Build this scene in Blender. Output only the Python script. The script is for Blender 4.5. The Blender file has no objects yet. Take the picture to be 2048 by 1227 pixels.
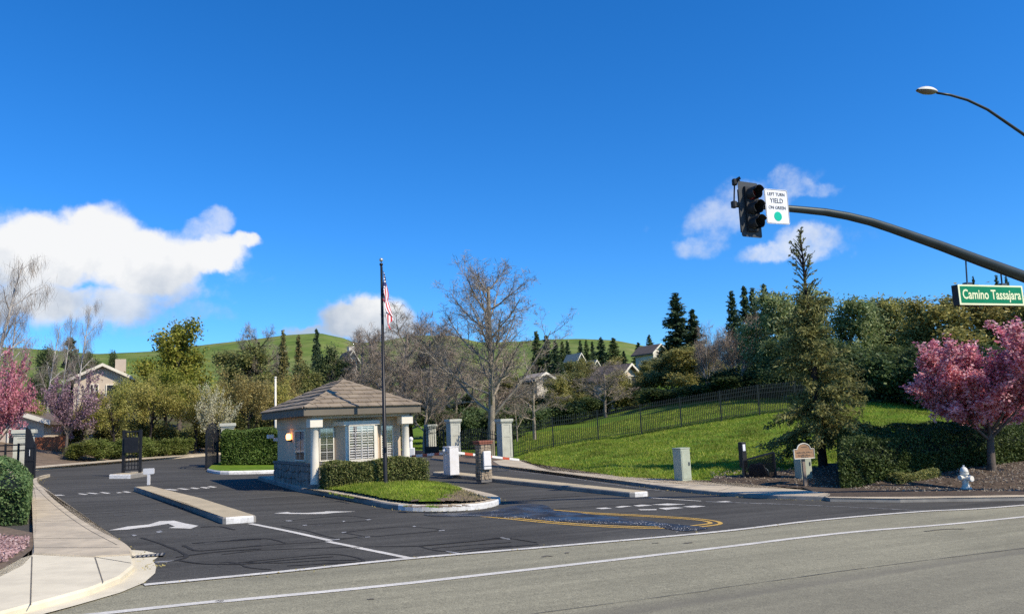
import bpy, bmesh, math, random
import numpy as np
from mathutils import Vector, Matrix

SC = bpy.context.scene
COL = SC.collection
R = math.radians
# ------------------------------------------------------------------ camera
CAM_H, PITCH, ROLL, FPX, SLOPE = 2.2, R(8.2), R(2.45), 1600.0, 0.043
_F = np.array([0, math.cos(PITCH), math.sin(PITCH)])
_U0 = np.array([0, -math.sin(PITCH), math.cos(PITCH)])
_R0 = np.array([1.0, 0, 0])
_Rt = math.cos(ROLL) * _R0 - math.sin(ROLL) * _U0
_Up = math.sin(ROLL) * _R0 + math.cos(ROLL) * _U0
CAMP = np.array([0, 0, CAM_H])
cd = bpy.data.cameras.new('camera')
cd.sensor_width = 36.0
cd.lens = FPX / 2048 * 36
cd.clip_start = 0.05
cd.clip_end = 6000
cam = bpy.data.objects.new('camera', cd)
COL.objects.link(cam)
cam.matrix_world = Matrix(((_Rt[0], _Up[0], -_F[0], 0), (_Rt[1], _Up[1], -_F[1], 0), (_Rt[2], _Up[2], -_F[2], CAM_H), (0, 0, 0, 1)))
SC.camera = cam

def ray(u, v):
    return _F * FPX + _Rt * (u - 1024) - _Up * (v - 613.5)
def G(u, v, h=0.0):                      # a photo pixel measured on the sloping road plane
    d = ray(u, v)
    return CAMP + d * ((CAM_H - h) / (-d[2] - SLOPE * d[0]))
def P(u, v, Y):                          # a photo pixel measured at distance Y
    d = ray(u, v)
    return CAMP + d * (Y / d[1])
def PV(u, v, A, dr):                     # a photo pixel measured on a vertical plane through A along dr
    d = ray(u, v)
    n = np.array([-dr[1], dr[0]])
    t = (n @ np.array(A[:2])) / (n @ d[:2])
    return CAMP + d * t
def GX(u, v, h=0.0):
    p = G(u, v, h)
    return (p[0], p[1])

# ------------------------------------------------------------------ sky and sun
SUN_AZ = np.array([0.868, -0.495]); SUN_AZ /= np.linalg.norm(SUN_AZ)
SUN_EL = R(42)
w = bpy.data.worlds.new('World'); SC.world = w; w.use_nodes = True
nt = w.node_tree; nt.nodes.clear()
def N(t, **k):
    n = nt.nodes.new(t)
    for a, b in k.items():
        setattr(n, a, b)
    return n
def link(a, b): nt.links.new(a, b)
sky = N('ShaderNodeTexSky', sky_type='NISHITA')
sky.sun_disc = False
sky.sun_elevation = SUN_EL
sky.sun_rotation = math.atan2(SUN_AZ[0], SUN_AZ[1])
sky.altitude = 200; sky.air_density = 1.0; sky.dust_density = 0.0; sky.ozone_density = 4.0
SKY_STR = 0.115
hs = N('ShaderNodeHueSaturation'); hs.inputs['Saturation'].default_value = 1.115; hs.inputs['Hue'].default_value = 0.5
hs.inputs['Value'].default_value = 1.0
tint = N('ShaderNodeMix', data_type='RGBA', blend_type='MULTIPLY'); tint.inputs[0].default_value = 1.0
tint.inputs[7].default_value = (.66, 1.0, 1.42, 1)          # deep clear winter blue
link(sky.outputs[0], tint.inputs[6]); link(tint.outputs[2], hs.inputs['Color'])
w.cycles.sampling_method = 'MANUAL'; w.cycles.sample_map_resolution = 256
tc = N('ShaderNodeTexCoord')
sep = N('ShaderNodeSeparateXYZ'); link(tc.outputs['Generated'], sep.inputs[0])
az = N('ShaderNodeMath', operation='ARCTAN2'); link(sep.outputs[0], az.inputs[0]); link(sep.outputs[1], az.inputs[1])
el = N('ShaderNodeMath', operation='ARCSINE'); link(sep.outputs[2], el.inputs[0])
ae = N('ShaderNodeCombineXYZ'); link(az.outputs[0], ae.inputs[0]); link(el.outputs[0], ae.inputs[1])
# edge breakup
def noise(scale, detail, vec, rough=0.55):
    n = N('ShaderNodeTexNoise'); n.inputs['Scale'].default_value = scale; n.inputs['Detail'].default_value = detail
    n.inputs['Roughness'].default_value = rough; link(vec, n.inputs['Vector']); return n
nz1 = noise(13, 10, tc.outputs['Generated'], 0.55)
sub = N('ShaderNodeVectorMath', operation='SUBTRACT'); link(nz1.outputs['Color'], sub.inputs[0]); sub.inputs[1].default_value = (.5, .5, .5)
scl = N('ShaderNodeVectorMath', operation='SCALE'); link(sub.outputs[0], scl.inputs[0]); scl.inputs['Scale'].default_value = 0.07
wp = N('ShaderNodeVectorMath', operation='ADD'); link(ae.outputs[0], wp.inputs[0]); link(scl.outputs[0], wp.inputs[1])
def azel(u, v):
    d = ray(u, v); d = d / np.linalg.norm(d)
    return math.atan2(d[0], d[1]), math.asin(d[2])
CLOUDS = [  # photo px centre, radii, thickness
    (70, 505, 125, 78, 1), (200, 490, 115, 72, 1), (300, 530, 130, 75, 1), (420, 510, 95, 42, 1), (490, 490, 40, 24, .9),
    (425, 447, 48, 28, .55), (385, 472, 62, 38, .55), (340, 500, 60, 36, .7), (60, 600, 140, 62, .9), (190, 600, 150, 52, .85), (330, 575, 90, 40, .7), (350, 622, 120, 34, .42), (250, 640, 150, 26, .35), (400, 555, 120, 40, .4),
    (-90, 520, 130, 90, 1), (-80, 610, 140, 60, .9),
    (755, 625, 78, 62, 1), (690, 645, 75, 48, 1), (625, 668, 65, 26, .8), (790, 660, 60, 50, 1), (540, 570, 40, 22, .3),
    (1545, 380, 112, 40, .54), (1450, 440, 96, 54, .48), (1400, 488, 60, 32, .47), (1625, 374, 60, 22, .5),
    (1625, 482, 108, 46, .66), (1530, 508, 90, 30, .64), (1280, 458, 34, 26, .25)]
rngc = random.Random(4)
for k in range(7):                      # the same scattered cumulus goes on round the rest of the sky
    a = rngc.uniform(0.9, 5.4); e = rngc.uniform(.05, .3)
    CLOUDS.append((None, a, e, rngc.uniform(.10, .22), rngc.uniform(.03, .06)))
acc = None
for c in CLOUDS:
    if c[0] is None:
        a0, e0, rx, ry, th = (c[1] if c[1] < math.pi else c[1] - 2 * math.pi), c[2], c[3], c[4], .9
    else:
        a0, e0 = azel(c[0], c[1]); rx, ry, th = c[2] / FPX, c[3] / FPX, c[4]
    s1 = N('ShaderNodeVectorMath', operation='SUBTRACT'); link(wp.outputs[0], s1.inputs[0]); s1.inputs[1].default_value = (a0, e0, 0)
    s2 = N('ShaderNodeVectorMath', operation='MULTIPLY'); link(s1.outputs[0], s2.inputs[0]); s2.inputs[1].default_value = (1 / rx, 1 / ry, 0)
    s3 = N('ShaderNodeVectorMath', operation='LENGTH'); link(s2.outputs[0], s3.inputs[0])
    s4 = N('ShaderNodeMapRange'); s4.interpolation_type = 'SMOOTHSTEP'
    s4.inputs['From Min'].default_value = 1.25; s4.inputs['From Max'].default_value = 0.45
    s4.inputs['To Max'].default_value = th; link(s3.outputs['Value'], s4.inputs['Value'])
    if acc is None: acc = s4.outputs[0]
    else:
        m = N('ShaderNodeMath', operation='SMOOTH_MAX'); m.inputs[2].default_value = 0.12
        link(acc, m.inputs[0]); link(s4.outputs[0], m.inputs[1]); acc = m.outputs[0]
nz2 = noise(20, 12, tc.outputs['Generated'], 0.6)
er = N('ShaderNodeMath', operation='MULTIPLY_ADD'); link(nz2.outputs['Fac'], er.inputs[0]); er.inputs[1].default_value = 1.5; er.inputs[2].default_value = -0.77
ad = N('ShaderNodeMath', operation='ADD'); link(acc, ad.inputs[0]); link(er.outputs[0], ad.inputs[1])
dens = N('ShaderNodeMapRange'); dens.interpolation_type = 'SMOOTHSTEP'
dens.inputs['From Min'].default_value = 0.2; dens.inputs['From Max'].default_value = 0.8; dens.inputs['To Max'].default_value = 0.97
gate0 = N('ShaderNodeMath', operation='MINIMUM'); link(ad.outputs[0], gate0.inputs[0])
g2 = N('ShaderNodeMath', operation='MULTIPLY'); link(acc, g2.inputs[0]); g2.inputs[1].default_value = 2.2
link(g2.outputs[0], gate0.inputs[1]); link(gate0.outputs[0], dens.inputs['Value'])
nz3 = noise(9, 6, tc.outputs['Generated'], 0.55)
cr = N('ShaderNodeValToRGB'); cr.color_ramp.elements[0].position = .42; cr.color_ramp.elements[0].color = (.50, .57, .67, 1)
cr.color_ramp.elements[1].position = .66; cr.color_ramp.elements[1].color = (.98, .98, .97, 1)
tpk = N('ShaderNodeMath', operation='MULTIPLY_ADD'); link(el.outputs[0], tpk.inputs[0]); tpk.inputs[1].default_value = 2.4; tpk.inputs[2].default_value = -0.36
sm = N('ShaderNodeMath', operation='ADD'); link(nz3.outputs['Fac'], sm.inputs[0]); link(tpk.outputs[0], sm.inputs[1]); link(sm.outputs[0], cr.inputs[0])
bg1 = N('ShaderNodeBackground'); bg1.inputs['Strength'].default_value = SKY_STR; link(hs.outputs[0], bg1.inputs['Color'])
bg2 = N('ShaderNodeBackground'); bg2.inputs['Strength'].default_value = 0.86; link(cr.outputs[0], bg2.inputs['Color'])
mx = N('ShaderNodeMixShader'); thin = N('ShaderNodeMath', operation='MULTIPLY'); thin.inputs[1].default_value = 1.1; thin.use_clamp = True; link(acc, thin.inputs[0])
dm = N('ShaderNodeMath', operation='MULTIPLY'); link(dens.outputs[0], dm.inputs[0]); link(thin.outputs[0], dm.inputs[1])
link(dm.outputs[0], mx.inputs[0]); link(bg1.outputs[0], mx.inputs[1]); link(bg2.outputs[0], mx.inputs[2])
wo = N('ShaderNodeOutputWorld'); link(mx.outputs[0], wo.inputs['Surface'])
sl = bpy.data.lights.new('sun', 'SUN'); sl.energy = 5.0; sl.angle = R(0.53); sl.color = (1.0, 0.90, 0.75)
so = bpy.data.objects.new('sun', sl); COL.objects.link(so)
sdir = Vector((SUN_AZ[0] * math.cos(SUN_EL), SUN_AZ[1] * math.cos(SUN_EL), math.sin(SUN_EL)))
so.rotation_euler = sdir.to_track_quat('Z', 'Y').to_euler(); so.location = (20, -10, 30)
vs = SC.view_settings
vs.view_transform = 'Standard'; vs.look = 'None'; vs.gamma = 1; vs.use_curve_mapping = False; vs.exposure = 0.18
SC.render.engine = 'CYCLES'
SC.cycles.max_bounces = 7; SC.cycles.diffuse_bounces = 4; SC.cycles.transparent_max_bounces = 12
SC.cycles.use_denoising = False

# ------------------------------------------------------------------ helpers
class MB:
    def __init__(s): s.v, s.f, s.m = [], [], []
    def add(s, vs_, fs, mi=0, M=None):
        b = len(s.v)
        for p in vs_:
            p = Vector(p)
            s.v.append(tuple(M @ p) if M else tuple(p))
        for f in fs:
            s.f.append(tuple(i + b for i in f)); s.m.append(mi)
        return s
    def box(s, x0, x1, y0, y1, z0, z1, mi=0, M=None):
        vs_ = [(x, y, z) for z in (z0, z1) for y in (y0, y1) for x in (x0, x1)]
        return s.add(vs_, [(0, 2, 3, 1), (4, 5, 7, 6), (0, 1, 5, 4), (2, 6, 7, 3), (0, 4, 6, 2), (1, 3, 7, 5)], mi, M)
    def prism(s, pts, d, mi=0, M=None):     # pts: closed 3-D loop, d: extrusion vector
        n = len(pts); d = Vector(d)
        vs_ = [Vector(p) for p in pts] + [Vector(p) + d for p in pts]
        fs = [tuple(range(n))[::-1], tuple(range(n, 2 * n))] + [(i, (i + 1) % n, n + (i + 1) % n, n + i) for i in range(n)]
        return s.add(vs_, fs, mi, M)
    def tube(s, pts, rad, n=8, mi=0, M=None, cap=True):
        pts = [Vector(p) for p in pts]
        if not hasattr(rad, '__len__'): rad = [rad] * len(pts)
        vs_, fs = [], []
        t = (pts[1] - pts[0]).normalized()
        a = t.orthogonal().normalized()
        for i, p in enumerate(pts):
            t = (pts[min(i + 1, len(pts) - 1)] - pts[max(i - 1, 0)]).normalized()
            a = (a - t * a.dot(t)).normalized(); b = t.cross(a)
            for k in range(n):
                an = 2 * math.pi * k / n
                vs_.append(p + (a * math.cos(an) + b * math.sin(an)) * rad[i])
        for i in range(len(pts) - 1):
            for k in range(n):
                k2 = (k + 1) % n
                fs.append((i * n + k, i * n + k2, (i + 1) * n + k2, (i + 1) * n + k))
        if cap:
            fs.append(tuple(range(n))[::-1]); fs.append(tuple(range((len(pts) - 1) * n, len(pts) * n)))
        return s.add(vs_, fs, mi, M)
    def lathe(s, prof, n=16, mi=0, M=None):  # prof [(r,z)]
        return s.tube_prof(prof, n, mi, M)
    def tube_prof(s, prof, n, mi, M):
        vs_, fs = [], []
        for r, z in prof:
            for k in range(n):
                an = 2 * math.pi * k / n
                vs_.append((r * math.cos(an), r * math.sin(an), z))
        for i in range(len(prof) - 1):
            for k in range(n):
                k2 = (k + 1) % n
                fs.append((i * n + k, i * n + k2, (i + 1) * n + k2, (i + 1) * n + k))
        fs.append(tuple(range(n))[::-1]); fs.append(tuple(range((len(prof) - 1) * n, len(prof) * n)))
        return s.add(vs_, fs, mi, M)
    def build(s, name, mats, parent=None, smooth=False, bevel=0, kind=None):
        me = bpy.data.meshes.new(name)
        me.from_pydata(s.v, [], s.f); me.update()
        if not isinstance(mats, (list, tuple)): mats = [mats]
        for m in mats: me.materials.append(m)
        if len(mats) > 1: me.polygons.foreach_set('material_index', s.m)
        if smooth: me.polygons.foreach_set('use_smooth', [True] * len(me.polygons))
        o = obj(name, me, parent)
        if bevel:
            b = o.modifiers.new('bevel', 'BEVEL'); b.width = bevel; b.segments = 2; b.limit_method = 'ANGLE'
        if kind: o['kind'] = kind
        return o

def obj(name, me, parent=None, loc=None, rz=None):
    o = bpy.data.objects.new(name, me); COL.objects.link(o)
    if parent: o.parent = parent
    if loc is not None: o.location = loc
    if rz is not None: o.rotation_euler = (0, 0, rz)
    return o
def tag(o, label, cat, group=None):
    o['label'] = label; o['category'] = cat
    if group: o['group'] = group
    return o
def thing(name, label, cat, loc=(0, 0, 0), rz=0.0, group=None):
    o = obj(name, None, None, tuple(loc), rz); o.empty_display_size = .3
    return tag(o, label, cat, group)
def fast_mesh(name, V, K, mats, smooth=False):   # V (N,3), polygons of K consecutive vertices
    V = np.ascontiguousarray(V, dtype=np.float32); n = len(V); me = bpy.data.meshes.new(name)
    me.vertices.add(n); me.vertices.foreach_set('co', V.ravel())
    me.loops.add(n); me.loops.foreach_set('vertex_index', np.arange(n, dtype=np.int32))
    me.polygons.add(n // K); me.polygons.foreach_set('loop_start', np.arange(0, n, K, dtype=np.int32))
    me.update(calc_edges=True)
    for m in (mats if isinstance(mats, (list, tuple)) else [mats]): me.materials.append(m)
    return me
def idx_mesh(name, V, Q, mats, smooth=False):    # V (N,3), Q (M,4)
    V = np.ascontiguousarray(V, dtype=np.float32); Q = np.ascontiguousarray(Q, dtype=np.int32)
    me = bpy.data.meshes.new(name); K = Q.shape[1]
    me.vertices.add(len(V)); me.vertices.foreach_set('co', V.ravel())
    me.loops.add(Q.size); me.loops.foreach_set('vertex_index', Q.ravel())
    me.polygons.add(len(Q)); me.polygons.foreach_set('loop_start', np.arange(0, Q.size, K, dtype=np.int32))
    me.update(calc_edges=True)
    if smooth: me.polygons.foreach_set('use_smooth', [True] * len(Q))
    for m in (mats if isinstance(mats, (list, tuple)) else [mats]): me.materials.append(m)
    return me

# ------------------------------------------------------------------ materials
def newmat(name):
    m = bpy.data.materials.new(name); m.use_nodes = True
    t = m.node_tree; b = t.nodes['Principled BSDF']
    return m, t, b
def nd(t, ty, **k):
    n = t.nodes.new(ty)
    for a, b in k.items(): setattr(n, a, b)
    return n
def nz(t, vec, scale, detail=6, rough=.6):
    n = nd(t, 'ShaderNodeTexNoise'); n.inputs['Scale'].default_value = scale
    n.inputs['Detail'].default_value = detail; n.inputs['Roughness'].default_value = rough
    t.links.new(vec, n.inputs['Vector']); return n
def ramp(t, fac, stops):
    r = nd(t, 'ShaderNodeValToRGB'); e = r.color_ramp.elements
    while len(e) < len(stops): e.new(.5)
    for i, (p, c) in enumerate(stops):
        e[i].position = p; e[i].color = (*c, 1)
    t.links.new(fac, r.inputs[0]); return r
def mixc(t, fac, a, b, mode='MIX'):
    m = nd(t, 'ShaderNodeMix', data_type='RGBA', blend_type=mode)
    for s_, x in ((0, fac), (6, a), (7, b)):
        if hasattr(x, 'is_linked') or hasattr(x, 'links'): t.links.new(x, m.inputs[s_])
        elif s_ == 0: m.inputs[0].default_value = x
        else: m.inputs[s_].default_value = (*x, 1)
    return m.outputs[2]
def pmat(name, c1, c2=None, scale=4, rough=.8, bump=.15, bscale=40, metal=0, spec=.3, c3=None, scale2=60, amt2=.35, lo=.35, hi=.65):
    m, t, b = newmat(name)
    if c2 is None: c2 = tuple(x * .82 for x in c1)
    co = nd(t, 'ShaderNodeTexCoord').outputs['Object']
    n1 = nz(t, co, scale)
    r1 = ramp(t, n1.outputs['Fac'], [(lo, c2), (hi, c1)])
    out = r1.outputs[0]
    if c3 is not None:
        n2 = nz(t, co, scale2, 3, .7)
        r2 = ramp(t, n2.outputs['Fac'], [(.42, (0, 0, 0)), (.62, (1, 1, 1))])
        f = nd(t, 'ShaderNodeMath', operation='MULTIPLY'); t.links.new(r2.outputs[0], f.inputs[0]); f.inputs[1].default_value = amt2
        out = mixc(t, f.outputs[0], out, c3)
    t.links.new(out, b.inputs['Base Color'])
    b.inputs['Roughness'].default_value = rough; b.inputs['Metallic'].default_value = metal
    b.inputs['Specular IOR Level'].default_value = spec
    if bump:
        n3 = nz(t, co, bscale, 4, .6); bp = nd(t, 'ShaderNodeBump'); bp.inputs['Strength'].default_value = bump
        bp.inputs['Distance'].default_value = .02
        t.links.new(n3.outputs['Fac'], bp.inputs['Height']); t.links.new(bp.outputs[0], b.inputs['Normal'])
    return m
def leafmat(name, cols, trans=.38, big=.35, rough=.6, ns=1.1):
    m, t, b = newmat(name)
    g = nd(t, 'ShaderNodeNewGeometry')
    st = [(i / max(1, len(cols) - 1), c) for i, c in enumerate(cols)]
    r1 = ramp(t, g.outputs['Random Per Island'], st)
    oi = nd(t, 'ShaderNodeObjectInfo')
    co = nd(t, 'ShaderNodeTexCoord').outputs['Object']
    n1 = nz(t, co, ns, 5)
    mr = nd(t, 'ShaderNodeMapRange'); mr.inputs['From Min'].default_value = .3; mr.inputs['From Max'].default_value = .7
    mr.inputs['To Min'].default_value = 1 - big; mr.inputs['To Max'].default_value = 1 + big
    t.links.new(n1.outputs['Fac'], mr.inputs['Value'])
    hv = nd(t, 'ShaderNodeHueSaturation'); t.links.new(r1.outputs[0], hv.inputs['Color']); t.links.new(mr.outputs[0], hv.inputs['Value'])
    hh = nd(t, 'ShaderNodeMapRange'); hh.inputs['To Min'].default_value = .485; hh.inputs['To Max'].default_value = .515
    t.links.new(oi.outputs['Random'], hh.inputs['Value']); t.links.new(hh.outputs[0], hv.inputs['Hue'])
    t.links.new(hv.outputs[0], b.inputs['Base Color']); b.inputs['Roughness'].default_value = rough
    b.inputs['Specular IOR Level'].default_value = .25
    tr = nd(t, 'ShaderNodeBsdfTranslucent'); t.links.new(hv.outputs[0], tr.inputs['Color'])
    mx_ = nd(t, 'ShaderNodeMixShader'); mx_.inputs[0].default_value = trans
    t.links.new(b.outputs[0], mx_.inputs[1]); t.links.new(tr.outputs[0], mx_.inputs[2])
    t.links.new(mx_.outputs[0], t.nodes['Material Output'].inputs['Surface'])
    return m
def emat(name, c, s):
    m, t, b = newmat(name); b.inputs['Base Color'].default_value = (*c, 1)
    b.inputs['Emission Color'].default_value = (*c, 1); b.inputs['Emission Strength'].default_value = s
    return m

M = {}
M['concrete'] = pmat('concrete', (.58, .485, .335), (.47, .39, .27), 1.2, .85, .2, 60, c3=(.27, .235, .175), scale2=1.7, amt2=.45)
M['concrete_new'] = pmat('pale_concrete', (.72, .64, .46), (.63, .56, .40), .8, .85, .15, 70, c3=(.42, .37, .27), scale2=1.3, amt2=.35)
M['kerb_white'] = pmat('kerb_paint', (.78, .77, .73), (.6, .59, .55), 2.5, .7, .2, 50, c3=(.25, .23, .2), scale2=14, amt2=.35)
M['island_top'] = pmat('island_concrete', (.50, .41, .26), (.40, .33, .21), 1.5, .9, .3, 60)
M['kerb_grey'] = pmat('kerb_concrete', (.30, .28, .24), (.2, .19, .17), 2, .9, .2, 50)
M['dirt'] = pmat('dirt', (.17, .12, .08), (.09, .065, .045), 1.5, .95, .6, 25, c3=(.26, .2, .13), scale2=20, amt2=.5)
M['mulch'] = pmat('mulch', (.085, .058, .038), (.032, .023, .017), 5, .95, .9, 30, c3=(.22, .17, .11), scale2=16, amt2=.3)
M['paint'] = pmat('road_paint', (.74, .70, .60), (.56, .53, .45), 3, .7, .05, 60, c3=(.2, .2, .2), scale2=30, amt2=.35)
M['paint_yellow'] = pmat('yellow_paint', (.68, .42, .08), (.55, .34, .065), 3, .7, .05, 60, c3=(.15, .12, .08), scale2=24, amt2=.35)
M['paint_worn'] = pmat('worn_paint', (.42, .42, .40), (.12, .12, .12), 7, .75, .05, 60)
M['tar'] = pmat('tar_seal', (.034, .034, .034), (.046, .045, .043), 8, .85, .1, 40, spec=.05)
M['scuff'] = pmat('scuff', (.095, .087, .07), (.14, .127, .10), 6, .9, .1, 40)
M['stucco'] = pmat('stucco', (.62, .49, .34), (.55, .43, .30), 1.5, .9, .1, 60)
M['cream'] = pmat('cream_trim', (.78, .72, .58), (.70, .645, .52), 1.5, .75, .1, 60)
M['fascia'] = pmat('fascia_paint', (.17, .145, .105), (.14, .12, .09), 2, .7, .1, 50)
M['tile'] = pmat('roof_tile', (.30, .24, .165), (.19, .15, .105), 2.2, .9, .4, 40, c3=(.30, .24, .17), scale2=9, amt2=.4)
M['stone'] = pmat('veneer_stone', (.30, .26, .21), (.15, .135, .12), 3, .9, .5, 20)
M['stone_light'] = pmat('pale_stone', (.40, .32, .22), (.22, .175, .12), 3.5, .9, .5, 20)
M['mortar'] = pmat('mortar', (.2, .185, .165), (.15, .14, .125), 6, .95, .3, 50)
M['brick'] = pmat('red_brick', (.32, .12, .075), (.22, .09, .06), 6, .9, .3, 50)
M['hydrant'] = pmat('hydrant_paint', (.84, .79, .66), (.72, .67, .55), 6, .55, .1, 40)
M['white'] = pmat('white_paint', (.82, .80, .76), (.72, .70, .66), 2, .5, .03, 50, c3=(.48, .45, .38), scale2=4, amt2=.28)
M['red_paint'] = pmat('red_paint', (.50, .10, .05), (.4, .08, .04), 3, .6, .05, 50)
M['black'] = pmat('black_iron', (.014, .015, .017), (.022, .022, .024), 5, .55, .05, 60)
M['darkgreen_iron'] = pmat('green_black_iron', (.013, .019, .016), (.02, .026, .022), 5, .5, .05, 60)
M['pole'] = pmat('bronze_pole', (.035, .033, .032), (.025, .024, .024), 3, .4, .05, 40, metal=.3)
M['pillar'] = pmat('sage_pillar', (.54, .53, .43), (.47, .46, .37), 2, .85, .08, 50, c3=(.27, .26, .2), scale2=3, amt2=.25)
M['cabinet'] = pmat('cabinet_green', (.46, .50, .38), (.39, .43, .33), 2.5, .6, .08, 50, c3=(.24, .24, .18), scale2=5, amt2=.3)
M['wood_sign'] = pmat('carved_wood', (.40, .24, .13), (.30, .17, .09), 5, .7, .3, 30)
M['wood_post'] = pmat('weathered_post', (.30, .23, .17), (.22, .17, .13), 4, .8, .3, 30)
M['redwood_fence'] = pmat('redwood_boards', (.36, .12, .05), (.24, .085, .04), 4, .85, .3, 25)
M['signal'] = pmat('signal_black', (.02, .021, .022), (.03, .03, .03), 4, .55, .05, 40)
M['backplate'] = pmat('backplate', (.055, .06, .062), (.045, .05, .052), 4, .6, .05, 40)
M['mast'] = pmat('mast_steel', (.045, .055, .052), (.03, .038, .036), 1.6, .45, .08, 30, metal=.4)
M['galv'] = pmat('galvanised', (.10, .13, .15), (.07, .09, .11), 3, .45, .05, 40, metal=.5)
M['sign_white'] = pmat('sign_white', (.85, .86, .86), (.8, .81, .81), 2, .45, 0)
M['sign_black'] = pmat('sign_black', (.02, .02, .02), (.03, .03, .03), 2, .5, 0)
M['sign_green'] = pmat('sign_green', (.0, .22, .085), (.0, .19, .07), 2, .4, 0)
M['dot_green'] = pmat('dot_green', (.0, .52, .33), (.0, .48, .3), 2, .4, 0)
M['letter'] = pmat('letter_cream', (.85, .88, .55), (.8, .82, .5), 2, .5, 0)
M['red_lens'] = pmat('red_lens', (.25, .012, .012), (.2, .01, .01), 4, .25, 0)
M['dark_lens'] = pmat('dark_lens', (.02, .02, .015), (.03, .03, .02), 4, .25, 0)
M['lamp_shell'] = pmat('lamp_shell', (.7, .68, .6), (.6, .58, .5), 3, .5, 0)
M['lamp_glass'] = pmat('lamp_glass', (.22, .19, .13), (.16, .13, .09), 6, .3, 0)
M['bark_pale'] = pmat('pale_bark', (.40, .345, .26), (.22, .18, .13), 2.5, .9, .5, 14, c3=(.15, .12, .09), scale2=5, amt2=.35)
M['bark'] = pmat('bark', (.15, .12, .095), (.08, .065, .052), 4, .95, .6, 16)
M['bark_grey'] = pmat('grey_bark', (.30, .25, .19), (.16, .13, .10), 4, .95, .6, 16)
M['bark_birch'] = pmat('birch_bark', (.62, .58, .52), (.36, .33, .29), 3, .8, .3, 20, c3=(.1, .08, .07), scale2=9, amt2=.5)
M['bark_dark'] = pmat('dark_bark', (.045, .034, .028), (.025, .02, .018), 4, .95, .6, 16)
M['twig'] = pmat('twig', (.34, .285, .215), (.23, .19, .145), 3, .9, 0)
M['twig_pale'] = pmat('pale_twig', (.30, .25, .20), (.2, .165, .13), 3, .9, 0)
M['twig_red'] = pmat('red_twig', (.34, .27, .205), (.225, .18, .14), 1, .9, 0)
M['lf_oak'] = leafmat('oak_leaf', [(0.1031, 0.1237, 0.0413), (0.2156, 0.2213, 0.0713), (0.375, 0.3375, 0.1219)])
M['lf_oak2'] = leafmat('olive_oak_leaf', [(0.154, 0.1631, 0.0489), (0.3263, 0.299, 0.0943), (0.5437, 0.4713, 0.1631)])
M['lf_dark'] = leafmat('dark_leaf', [(0.0461, 0.0768, 0.0288), (0.096, 0.1382, 0.048), (0.1728, 0.215, 0.0768)])
M['lf_euc'] = leafmat('silver_leaf', [(0.0966, 0.1449, 0.0483), (0.2415, 0.2979, 0.1127), (0.483, 0.5152, 0.2576)])
M['lf_conifer'] = leafmat('conifer_needle', [(0.024, 0.051, 0.024), (0.051, 0.09, 0.039), (0.0975, 0.138, 0.06)], .15)
M['lf_redwood'] = leafmat('redwood_needle', [(.11, .11, .036), (.215, .205, .066), (.36, .32, .12)], .3)
M['lf_yellow'] = leafmat('yellow_green_leaf', [(0.161, 0.184, 0.0253), (0.276, 0.276, 0.0403), (0.3795, 0.3335, 0.069)])
M['lf_olive'] = leafmat('thin_olive_leaf', [(0.2116, 0.2183, 0.0529), (0.3703, 0.3438, 0.0794), (0.529, 0.4496, 0.1323)])
M['lf_tan'] = leafmat('tan_leaf', [(0.2299, 0.1876, 0.0665), (0.3872, 0.3146, 0.1089), (0.5203, 0.4235, 0.1694)])
M['lf_hedge'] = leafmat('hedge_leaf', [(0.0473, 0.0893, 0.0147), (0.0893, 0.147, 0.0231), (0.168, 0.231, 0.0525)], .25)
M['lf_hedge_dry'] = leafmat('brown_hedge_leaf', [(.07, .10, .025), (.135, .165, .045), (.23, .23, .085)], .2)
M['lf_hedge_shaded'] = leafmat('shaded_hedge_leaf', [(.03, .055, .014), (.06, .095, .022), (.12, .16, .042)], .2)  # leaf colour darkened to stand in for the shadow on the hedge front
M['lf_privet'] = leafmat('privet_leaf', [(0.036, 0.078, 0.024), (0.078, 0.138, 0.0432), (0.18, 0.252, 0.09)], .2)
M['lf_shrub'] = leafmat('shrub_leaf', [(.08, .11, .02), (.15, .19, .035), (.26, .28, .08)])
M['lf_pink'] = leafmat('pink_blossom', [(.42, .11, .16), (.70, .26, .34), (.86, .46, .52), (.9, .62, .65)], .48)
M['lf_pink2'] = leafmat('bright_pink_blossom', [(.38, .11, .16), (.66, .26, .32), (.78, .42, .45)], .35)
M['lf_purple'] = leafmat('mauve_blossom', [(.17, .085, .095), (.36, .21, .23), (.55, .38, .39)], .3)
M['lf_white'] = leafmat('white_blossom', [(.3, .3, .14), (.55, .52, .32), (.7, .66, .48)], .3)
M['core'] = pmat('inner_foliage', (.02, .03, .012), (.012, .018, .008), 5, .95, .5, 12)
M['grass'] = leafmat('grass_blade', [(0.123, 0.1927, 0.0098), (0.1968, 0.2665, 0.018), (0.3034, 0.3444, 0.041), (0.4, 0.36, 0.09)], .3, .55, .6, .55)
M['house_wall'] = pmat('house_stucco', (.60, .50, .38), (.52, .43, .33), .8, .9, .15, 30)
M['house_white'] = pmat('pale_house_stucco', (.66, .6, .5), (.58, .53, .44), .8, .9, .15, 30)
M['roof_pale'] = pmat('pale_far_roof', (.42, .36, .29), (.33, .28, .22), 2, .9, .3, 12)
M['house_roof'] = pmat('far_roof', (.16, .125, .10), (.11, .085, .07), 2, .9, .3, 12)
M['window_dark'] = pmat('window_dark', (.016, .018, .02), (.03, .032, .034), 2, .45, 0, spec=.3)
M['blind'] = pmat('window_blind', (.50, .48, .44), (.44, .42, .38), 6, .8, 0)
M['pebble'] = pmat('pebble', (.38, .37, .35), (.2, .2, .2), 8, .6, .1)
M['petal'] = leafmat('fallen_petal', [(.25, .13, .12), (.45, .27, .27), (.55, .4, .38)], .2)
M['flag_red'] = pmat('flag_red', (.50, .05, .06), (.44, .045, .05), 5, .8, 0)
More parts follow.
